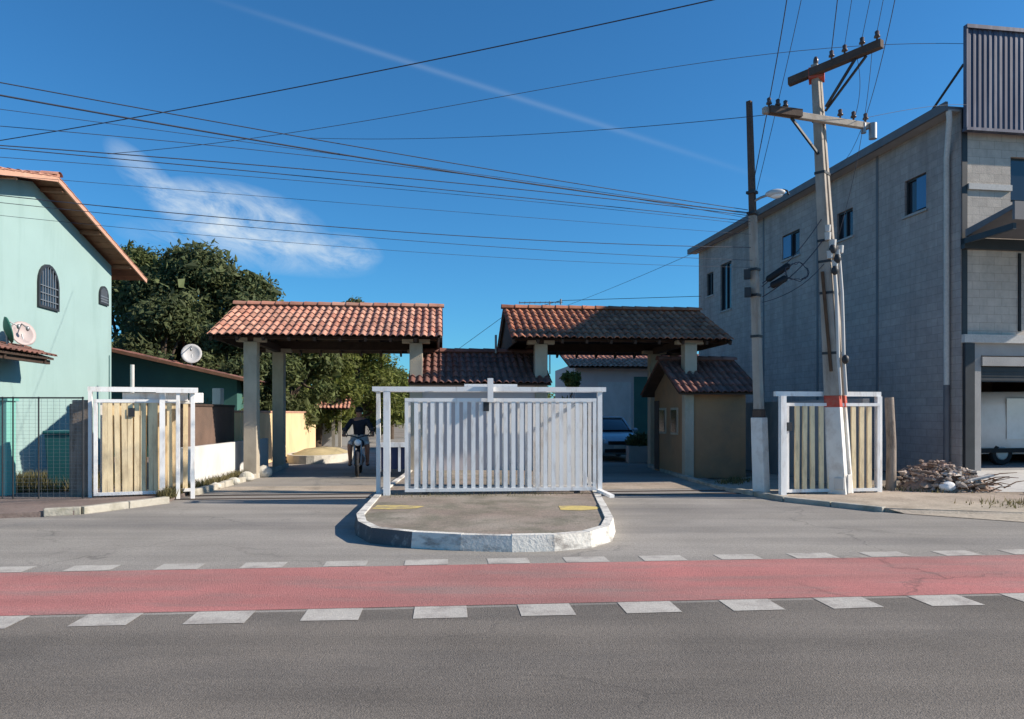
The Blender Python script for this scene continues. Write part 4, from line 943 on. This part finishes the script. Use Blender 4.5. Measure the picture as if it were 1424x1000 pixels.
mb=MB(); mb.box(cF,1.93,2.01,-.38,.38,.56,.68); mb.box(cF,1.95,2.02,-.5,.5,.30,.42); mb.build('grille','black',root)
mb=MB(); mb.box(cF,2.0,2.03,-.2,.2,.44,.54); mb.build('number_plate','whiteceramic',root)
wheelset(root,cF,(1.3,-1.25),.84,.3)
# van in the garage
vF=Fr(BB(4.0,2.6,.205),BB.yaw)
root=thing('parked_van',vF.o,'white van parked sideways inside the dark open garage','van')
mb=MB()
loft(mb,vF,[(-2.0,carsec(.80,.35,1.88,.9,.5)),(-1.94,carsec(.86,.3,1.98,.9,.5)),(.2,carsec(.88,.28,2.0,.88,.5)),(.75,carsec(.88,.28,1.97,.86,.5)),(1.45,carsec(.86,.28,1.15,.92,.7)),(1.95,carsec(.8,.3,.98,.92,.7)),(2.05,carsec(.7,.38,.8,.92,.6))]); mb.build('body','vanwhite',root)
mb=MB(); mb.ext([vF(.15,-.868,1.15),vF(1.05,-.868,1.15),vF(.72,-.80,1.72),vF(.15,-.80,1.75)],vF.v*-.02); mb.build('window','blueglass',root)
mb=MB(); mb.box(vF,-1.2,-.1,-.895,-.883,.7,1.8); mb.build('sliding_door','vanwhite',root)
mb=MB(); mb.box(vF,-2.02,2.0,-.9,-.876,.34,.46); mb.build('side_trim','black',root)
mb=MB(); mb.box(vF,.02,.1,-.91,-.885,.95,1.0); mb.build('handle','black',root)
mb=MB(); mb.ball(vF(1.25,-.98,1.2),.08,.1,.12); mb.build('mirror','black',root)
mb=MB(); mb.ball(vF(1.9,-.62,.8),.14,.14,.1); mb.build('headlight','lamp',root)
wheelset(root,vF,(1.25,-1.3),.86,.32)
# stack of boxes beside the van
mb=MB(); mb.box(BB,.62,1.35,3.0,3.8,.206,1.3); mb.box(BB,.66,1.25,3.05,3.7,1.301,1.75); tag(mb.build('storage_crate','cement',bevel=.02),'grey crates stacked at the left of the dark garage','crate')

# motorcycle
mF=Fr(PT(499,660,19.3),92.5-180+6); mF.o.z=0; S=1.0
def mf(x,y,z): return mF(x*S,y*S,z*S)
root=thing('motorcycle',mF.o,'black motorcycle ridden out through the entry lane','motorcycle')
for x in (.66,-.62):
    mb=MB(); ring=[mf(x+.25*math.cos(t),0,.30+.25*math.sin(t)) for t in [2*math.pi*k/24 for k in range(25)]]; mb.tube(ring,.05*S,8,cap=False); w=mb.build('wheel','rubber',root)
    mb=MB()
    for k in range(6):
        t=math.pi*k/6; mb.bar(mf(x+.24*math.cos(t),0,.30+.24*math.sin(t)),mf(x-.24*math.cos(t),0,.30-.24*math.sin(t)),.014)
    mb.tube([mf(x,-.06,.3),mf(x,.06,.3)],.05,10); mb.build('rim','grey_metal',w)
mb=MB(); 
for s in (-1,1): mb.tube([mf(.66,s*.085,.3),mf(.50,s*.085,.62),mf(.40,s*.08,.90)],.024,8)
mb.build('fork','grey_metal',root)
mb=MB(); mb.tube([mf(.42,0,.84),mf(.1,0,.72),mf(-.45,0,.62),mf(-.62,.05,.3)],[.05,.05,.04,.03],8); mb.tube([mf(.38,0,.7),mf(.12,0,.35),mf(-.2,0,.33),mf(-.4,0,.6)],.03,8); mb.build('frame','dark_metal',root)
mb=MB(); mb.ball(mf(.0,0,.42),.22,.16,.17,12,8,rot=R(mF.yaw)); mb.build('engine','grey_metal',root)
mb=MB(); mb.ball(mf(.18,0,.82),.26,.15,.13,12,8,rot=R(mF.yaw)); mb.build('fuel_tank','shirt',root)
mb=MB(); mb.ball(mf(-.38,0,.78),.38,.13,.07,12,8,rot=R(mF.yaw)); mb.build('saddle','black',root)
mb=MB(); mb.tube([mf(.28,-.36,1.02),mf(.36,-.22,1.04),mf(.42,0,.98),mf(.36,.22,1.04),mf(.28,.36,1.02)],.016,8); mb.build('handlebar','dark_metal',root)
mb=MB(); mb.ball(mf(.50,0,.86),.07,.09,.09,12,8,rot=R(mF.yaw)); mb.build('headlight','lamp',root)
mb=MB(); mb.tube([mf(.92,0,.45),mf(.84,0,.585),mf(.66,0,.63),mf(.48,0,.57)],[.02,.06,.065,.05],8); mb.build('mudguard','shirt',root)
for s in (-1,1):
    mb=MB(); mb.tube([mf(.34,s*.25,1.04),mf(.32,s*.33,1.17)],.01,6); mb.ball(mf(.31,s*.35,1.2),.02,.06,.04,8,6,rot=R(mF.yaw)); mb.build('mirror','dark_metal',root)
# rider
def skinmesh(name, pts, edges, rad, mat, parent, root_i=0, sub=2):
    me=bpy.data.meshes.new(name); pl=Vector((0,0,0)); p=parent
    while p is not None: pl=pl+p.location; p=p.parent
    me.from_pydata([Vector(v)-pl for v in pts],edges,[])
    o=bpy.data.objects.new(name,me); col.objects.link(o); o.parent=parent
    m=o.modifiers.new('skin','SKIN'); m.use_smooth_shade=True
    sv=me.skin_vertices[0].data if me.skin_vertices else None
    if sv is None:
        me.skin_vertices.new() if hasattr(me.skin_vertices,'new') else None
        sv=me.skin_vertices[0].data
    for i,r in enumerate(rad): sv[i].radius=(r,r) if not isinstance(r,tuple) else r; sv[i].use_root=(i==root_i)
    o.modifiers.new('sub','SUBSURF').levels=sub; o.modifiers['sub'].render_levels=sub
    me.materials.append(MAT[mat]); return o
rider=thing('person',mf(-.15,0,.8),'person in dark shirt and pale shorts riding a black motorcycle towards the street','person')
pts=[mf(-.28,0,.92),mf(-.26,0,1.10),mf(-.22,0,1.30),mf(-.18,0,1.44),mf(-.165,0,1.50),mf(-.14,0,1.60),mf(-.13,0,1.70)]
ed=[(0,1),(1,2),(2,3),(3,4),(4,5),(5,6)]; rad=[.15*S,.135*S,.16*S,.10*S,.055*S,.09*S,.075*S]
for s in (-1,1):
    b=len(pts); pts+=[mf(-.19,s*.20,1.40),mf(-.06,s*.34,1.18),mf(.18,s*.37,1.05),mf(.27,s*.36,1.03)]; rad+=[.065*S,.05*S,.04*S,.042*S]; ed+=[(3,b),(b,b+1),(b+1,b+2),(b+2,b+3)]
    b=len(pts); pts+=[mf(-.26,s*.11,.88),mf(.16,s*.22,.80),mf(.0,s*.22,.40),mf(.0,s*.22,.32),mf(.15,s*.23,.28)]; rad+=[.10*S,.075*S,.05*S,.045*S,.04*S]; ed+=[(0,b),(b,b+1),(b+1,b+2),(b+2,b+3),(b+3,b+4)]
body=skinmesh('body',pts,ed,rad,'skin',rider)
pts=[mf(-.285,0,.93),mf(-.26,0,1.10),mf(-.22,0,1.30),mf(-.18,0,1.43)]; ed=[(0,1),(1,2),(2,3)]; rad=[.172*S,.158*S,.182*S,.12*S]
for s in (-1,1):
    b=len(pts); pts+=[mf(-.19,s*.20,1.40),mf(-.06,s*.335,1.19),mf(.10,s*.36,1.09)]; rad+=[.085*S,.068*S,.058*S]; ed+=[(3,b),(b,b+1),(b+1,b+2)]
skinmesh('shirt',pts,ed,rad,'shirt',rider)
pts=[mf(-.30,0,.89)]; ed=[]; rad=[.165*S]
for s in (-1,1):
    b=len(pts); pts+=[mf(-.2,s*.12,.88),mf(.02,s*.18,.835),mf(.20,s*.222,.795)]; rad+=[.12*S,.10*S,.09*S]; ed+=[(0,b),(b,b+1),(b+1,b+2)]
skinmesh('shorts',pts,ed,rad,'shorts',rider)
mb=MB(); mb.ball(mf(-.155,0,1.685),.108*S,.102*S,.10*S,12,8,rot=R(mF.yaw)); mb.build('hair','hair',rider)
for s in (-1,1):
    mb=MB(); mb.ball(mf(-.045,s*.035,1.635),.012,.014,.010,8,5); mb.build('eye','hair',rider)
mb=MB(); mb.ball(mf(-.035,0,1.60),.022,.016,.026,8,6,rot=R(mF.yaw)); mb.build('nose','skin',rider)
for s in (-1,1):
    mb=MB(); mb.ball(mf(.02,s*.225,.27),.13,.05,.045,10,6,rot=R(mF.yaw)); mb.build('shoe','black',rider)
    mb=MB()
    for k in range(4):
        y=s*(.315+.028*k); mb.tube([mf(.24,y,1.045),mf(.30,y,1.055),mf(.325,y,1.03),mf(.30,y,1.005)],[.012,.012,.011,.008],6)
    mb.tube([mf(.24,s*.30,1.03),mf(.28,s*.285,1.01),mf(.30,s*.30,.99)],[.014,.012,.009],6); mb.build('fingers','skin',rider)

# ------------------------------------------------------------------ building behind the right canopy
KF=Fr((0,0,0),5.5)
p=PT(800,560,34); ub=p.x*KF.u.x+p.y*KF.u.y; vb_=p.x*KF.v.x+p.y*KF.v.y
root=thing('rear_house',p.xy.to_3d(),'grey house with orange tiled eave behind the shaded canopy','house')
mb=MB(); mb.box(KF,ub,ub+8,vb_,vb_+.2,0,3.9); mb.box(KF,ub,ub+.2,vb_+.2,vb_+6,0,3.9); mb.build('wall','lilac',root)
mb=MB(); tiles(mb,KF,ub-.4,ub+8.2,vb_-.7,3.72,vb_+2.2,4.55,.23,.4); mb.build('roof','tile',root)
mb=MB(); mb.ext([KF(ub-.38,vb_-.66,3.69),KF(ub+8.1,vb_-.66,3.69),KF(ub+8.1,vb_+2.2,4.5),KF(ub-.38,vb_+2.2,4.5)],(0,0,-.05)); mb.build('soffit','timber',root)
mb=MB(); mb.box(KF,ub+1.05,ub+2.62,vb_-.04,vb_-.002,0,3.05); mb.build('garage_door','whitewall',root)
mb=MB(); mb.box(KF,ub+2.75,ub+3.7,vb_-.05,vb_-.002,0,3.3); mb.build('shutter','teal',root)
root=thing('planter_box',PT(890,600,24).xy.to_3d(),'grey planter box with dark hedge beside the parked car','planter')
c=PT(890,612,24); c.z=0; QF=Fr(c,5.5)
mb=MB(); mb.box(QF,-.42,.42,-.2,.2,0,.55); mb.build('box','cement',root,bevel=.02)

# ------------------------------------------------------------------ plants
def leafcloud(mb, blobs, n, size, rng, flat=.35):
    tot=sum(b[3]*b[4]*b[5] for b in blobs)
    for (cx,cy,cz,rx,ry,rz) in blobs:
        k=int(n*rx*ry*rz/tot)
        for _ in range(k):
            d=Vector((rng.gauss(0,1),rng.gauss(0,1),rng.gauss(0,1))).normalized(); r_=rng.random()**.42*(1+.12*rng.gauss(0,1))
            c=Vector((cx+d.x*rx*r_,cy+d.y*ry*r_,cz+d.z*rz*r_))
            if c.z<.15: continue
            nrm=(d*.6+Vector((rng.gauss(0,.6),rng.gauss(0,.6),rng.gauss(.4,.6)))).normalized()
            a=nrm.cross(Vector((rng.gauss(0,1),rng.gauss(0,1),rng.gauss(0,1)))).normalized(); b=nrm.cross(a)
            s=size*math.exp(rng.gauss(-.12,.42)); w=s*rng.uniform(.35,.6)
            mb.add([c-a*s*.5,c+b*w*.5-nrm*s*.08,c+a*s*.55,c-b*w*.5-nrm*s*.08],[(0,1,2,3)],False,rng.random())
def tree(name,base,h,r,nb,nl,size,mat,label,seed,low=.25,group=None,cat='tree',squash=.8):
    rng=random.Random(seed); base=Vector(base); root=thing(name,base,label,cat,group)
    blobs=[]; mb=MB(); top=base+Vector((rng.uniform(-.3,.3),rng.uniform(-.3,.3),h*.72))
    mb.tube([base,base+(top-base)*.35+Vector((rng.uniform(-.15,.15),0,0)),base+(top-base)*.7,top],[r*.10,r*.08,r*.055,r*.02],10)
    for k in range(nb):
        t=rng.random(); z=h*(low+(1-low)*(.12+.80*t)); rr=r*math.sin(math.pi*min(1,.22+.72*t))*rng.uniform(.35,.95); an=rng.uniform(0,2*math.pi)
        br=r*rng.uniform(.26,.46)
        c=base+Vector((rr*math.cos(an),rr*math.sin(an),min(z,h-br*squash)))
        blobs.append((c.x,c.y,c.z,br,br,br*squash))
        s=base+(top-base)*rng.uniform(.3,.9); mid=(s+c)/2+Vector((0,0,-.1*r)); mb.tube([s,mid,c],[r*.04,r*.025,r*.008],6)
    blobs.append((top.x,top.y,h-r*.34,r*.42,r*.42,r*.34))
    mb.build('trunk','bark',root)
    mb=MB(); leafcloud(mb,blobs,nl,size,rng); mb.build('crown',mat,root)
    return root
G='trees behind the entrance'
def gx(px,Y): p=PT(px,600,Y); return (p.x,p.y,0)
tree('broadleaf_tree',gx(178,34),9.3,3.1,26,25500,0.228,'leaf_mid','tall tree rising directly behind the mint house roof edge',11,.15,G)
tree('broadleaf_tree',gx(265,33),9.1,3.3,30,33000,0.228,'leaf_dark','widest dark tree standing behind the low red roof',12,.12,G)
tree('broadleaf_tree',gx(352,33),7.9,2.3,22,21000,0.213,'leaf_dark','rounded dark tree behind the left end of the sunlit canopy',13,.1,G)
tree('broadleaf_tree',gx(225,29.5),6.2,2.4,20,18000,0.198,'leaf_dark','lower dark tree filling the space above the satellite dish',14,.1,G)
tree('broadleaf_tree',gx(330,29),5.6,2.0,18,15000,0.190,'leaf_dark','dark tree crown seen left of the front canopy pillar',15,.08,G)
tree('broadleaf_tree',gx(405,30.5),5.4,1.9,18,15000,0.182,'leaf_mid','leafy tree spilling over the cream wall between the pillars',16,.15,G)
tree('broadleaf_tree',gx(440,36),6.0,2.4,22,18000,0.198,'leaf_lime','yellow green tree under the middle of the sunlit canopy',17,.12,G)
tree('broadleaf_tree',gx(500,41),6.0,2.8,22,18000,0.213,'leaf_lime','bright green tree behind the motorcycle rider',18,.05,G)
tree('broadleaf_tree',gx(543,46),4.6,2.2,16,12000,0.213,'leaf_mid','low green tree left of the guardhouse roof',19,.05,G)
tree('broadleaf_tree',gx(490,62),11.3,2.3,16,10500,0.304,'leaf_dark','distant tree whose tip shows over the sunlit canopy ridge',20,.3,G)
tree('shrub',gx(797,27),3.15,.62,12,2600,.13,'leaf_lime','bright green shrub between the guardhouse and the grey rear house',21,.2,None,'shrub')
mb=MB(); leafcloud(mb,[(c.x,c.y,.72,.45,.24,.22)],1500,.10,random.Random(5)); mb.build('hedge','leaf_dark',root)
# palm tip behind the mint house
root=thing('palm_tree',gx(171,36),'palm tip sticking up above the trees by the mint roof','palm tree')
b=Vector(gx(171,36)); mb=MB(); mb.tube([b,b+Vector((.1,0,5)),b+Vector((0,0,9.4))],[.2,.16,.12],8); mb.build('trunk','bark',root)
mb=MB(); rng=random.Random(4); t0=b+Vector((0,0,9.4))
for k in range(11):
    an=2*math.pi*k/11+rng.uniform(-.2,.2); up=rng.uniform(.2,1.0); L=1.5
    for s in range(9):
        t=s/8; p=t0+Vector((math.cos(an)*L*t,math.sin(an)*L*t,up*L*t*.7-1.0*t*t)); dr=Vector((math.cos(an),math.sin(an),up*.7-2*t*.7)).normalized(); sd=Vector((-math.sin(an),math.cos(an),0))
        for q_ in (-1,1): mb.add([p,p+sd*q_*.34*(1-.5*t)+dr*.22-Vector((0,0,.1)),p+dr*.10],[(0,1,2)],False,rng.random())
mb.build('crown','leaf_dark',root)
# far mass of trees
mb=MB(); rng=random.Random(8); bl=[(-90+k*6+rng.uniform(-2,2),105+rng.uniform(-6,6),2.2,5,4,2.6+rng.uniform(0,1.6)) for k in range(31)]
leafcloud(mb,bl,26000,.7,rng); o=mb.build('distant_trees','leaf_mid',kind='stuff'); tag(o,'distant line of trees beyond the housing estate','trees')
# weeds and grass
def grass(name,polys,n,h,label,seed):
    rng=random.Random(seed); mb=MB()
    for (x0,y0,x1,y1,w) in polys:
        for _ in range(n//len(polys)):
            t=rng.random(); x=x0+(x1-x0)*t+rng.uniform(-w,w); y=y0+(y1-y0)*t+rng.uniform(-w,w); an=rng.uniform(0,6.3); hh=h*rng.uniform(.4,1.3); wd=.012
            a=Vector((math.cos(an),math.sin(an),0)); p=Vector((x,y,.06)); ln=Vector((rng.gauss(0,.35),rng.gauss(0,.35),1))*hh
            mb.add([p-a*wd,p+a*wd,p+ln],[(0,1,2)],False,rng.random())
    o=mb.build(name,'grass',kind='stuff'); tag(o,label,'grass'); return o
grass('weeds',[(-6.42,14.5,-6.65,18.4,.13),(-6.3,13.4,-6.5,14.5,.12)],2600,.16,'weeds and dry grass between the white wall and the kerb',31)
grass('grass_strip',[(-11.5,14.3,-8.6,15.0,.5),(-11,15.4,-9.0,16.6,.5)],6000,.28,'dark grass strip along the foot of the mint house',32)
grass('verge_grass',[(4.6,16.0,5.4,17.2,.25),(7.5,15.0,8.6,14.4,.3),(8.0,12.4,10.5,12.0,.5)],1300,.10,'sparse dry grass on the sandy verge',33)
grass('island_weeds',[(-2.2,12.7,1.4,13.2,.15)],900,.13,'weeds growing under the gate on the traffic island',34)

# stones, rubble
def rock(px,py,Y,r,label,sd,group):
    c=PT(px,py,Y); random.seed(sd); mb=MB(); mb.ball((c.x,c.y,r*.5),r,r*.85,r*.62,9,6,.16); o=mb.build('boulder','stone'); o.modifiers.new('s','SUBSURF').render_levels=1; tag(o,label,'stone',group)
GS='whitewashed stones along the kerb'
rock(366,662,18.6,.26,'largest pale stone at the foot of the front canopy pillar',1,GS)
rock(343,672,17.5,.20,'pale stone just in front of the tall pillar base',2,GS)
rock(325,680,16.6,.15,'middle pale stone on the weedy kerb',3,GS)
rock(300,688,15.6,.13,'smallest pale stone near the gate posts',4,GS)
random.seed(21)
mb=MB(); cx,cy=8.8,14.9
for k in range(900):
    a=random.uniform(0,6.28); r_=random.random()**.6; x=cx+math.cos(a)*r_*.92; y=cy+math.sin(a)*r_*.65
    hmax=max(0,(.6)*(1-((x-cx+.3)/1.1)**2-((y-cy)/.8)**2)); z=random.uniform(0,hmax)+.06; s=random.uniform(.018,.06)*(1.9 if random.random()<.10 else 1)
    mb.ball((x,y,z),s*random.uniform(.8,2.0),s,s*.6,5,3,.4,rot=random.uniform(0,3))
vs=[(cx-.3,cy,.5)]; 
for k in range(20):
    t=2*math.pi*k/20; vs.append((cx-.2+.5*math.cos(t),cy+.35*math.sin(t),.29+random.uniform(-.08,.08)))
for k in range(20):
    t=2*math.pi*k/20; vs.append((cx+1.05*math.cos(t),cy+.70*math.sin(t),.05))
mb.add(vs,[(0,1+k,1+(k+1)%20) for k in range(20)]+[(1+k,21+k,21+(k+1)%20,1+(k+1)%20) for k in range(20)],False,.4)
o=mb.build('rubble_heap','rubble',kind='stuff'); tag(o,'heap of grey and reddish building rubble on the sandy verge','rubble')
mb=MB()
for k in range(26):
    x=cx+random.uniform(-.2,.85); y=cy-.35+random.uniform(-.35,.3); a=random.uniform(-.6,.6)+math.pi*random.randint(0,1); L=random.uniform(.25,.7); z=random.uniform(.08,.32)
    p=Vector((x,y,z)); q=p+Vector((math.cos(a)*L,math.sin(a)*L*.5,random.uniform(-.05,.2))); mb.tube([p,(p+q)/2+Vector((0,0,.04)),q],[.014,.011,.005],5)
o=mb.build('brushwood','branch',kind='stuff'); tag(o,'dry brown brushwood lying in front of the rubble heap','branches')
mb=MB(); mb.ball((8.45,14.35,.18),.17,.12,.11,10,7,.14); o=mb.build('sack','sack'); o.modifiers.new('s','SUBSURF').render_levels=2; tag(o,'crumpled white sack at the near side of the rubble heap','sack')
mb=MB(); mb.bar((8.7,14.45,.25),(9.35,14.4,.40),.18,.03); tag(mb.build('plank','slab'),'pale broken board leaning on the rubble heap','board')
for i,(x,y,s) in enumerate(((9.7,13.9,.06),(9.1,11.7,.05),(9.95,15.3,.08))):
    mb=MB(); mb.ball((x,y,.1),s*1.4,s,s*.7,7,5,.2); tag(mb.build('stone','rubble'),('small stone lying furthest forward on the sandy verge','stone lying on the sand right of the brushwood','stone on the pale apron before the garage')[(1,0,2)[i]],'stone')
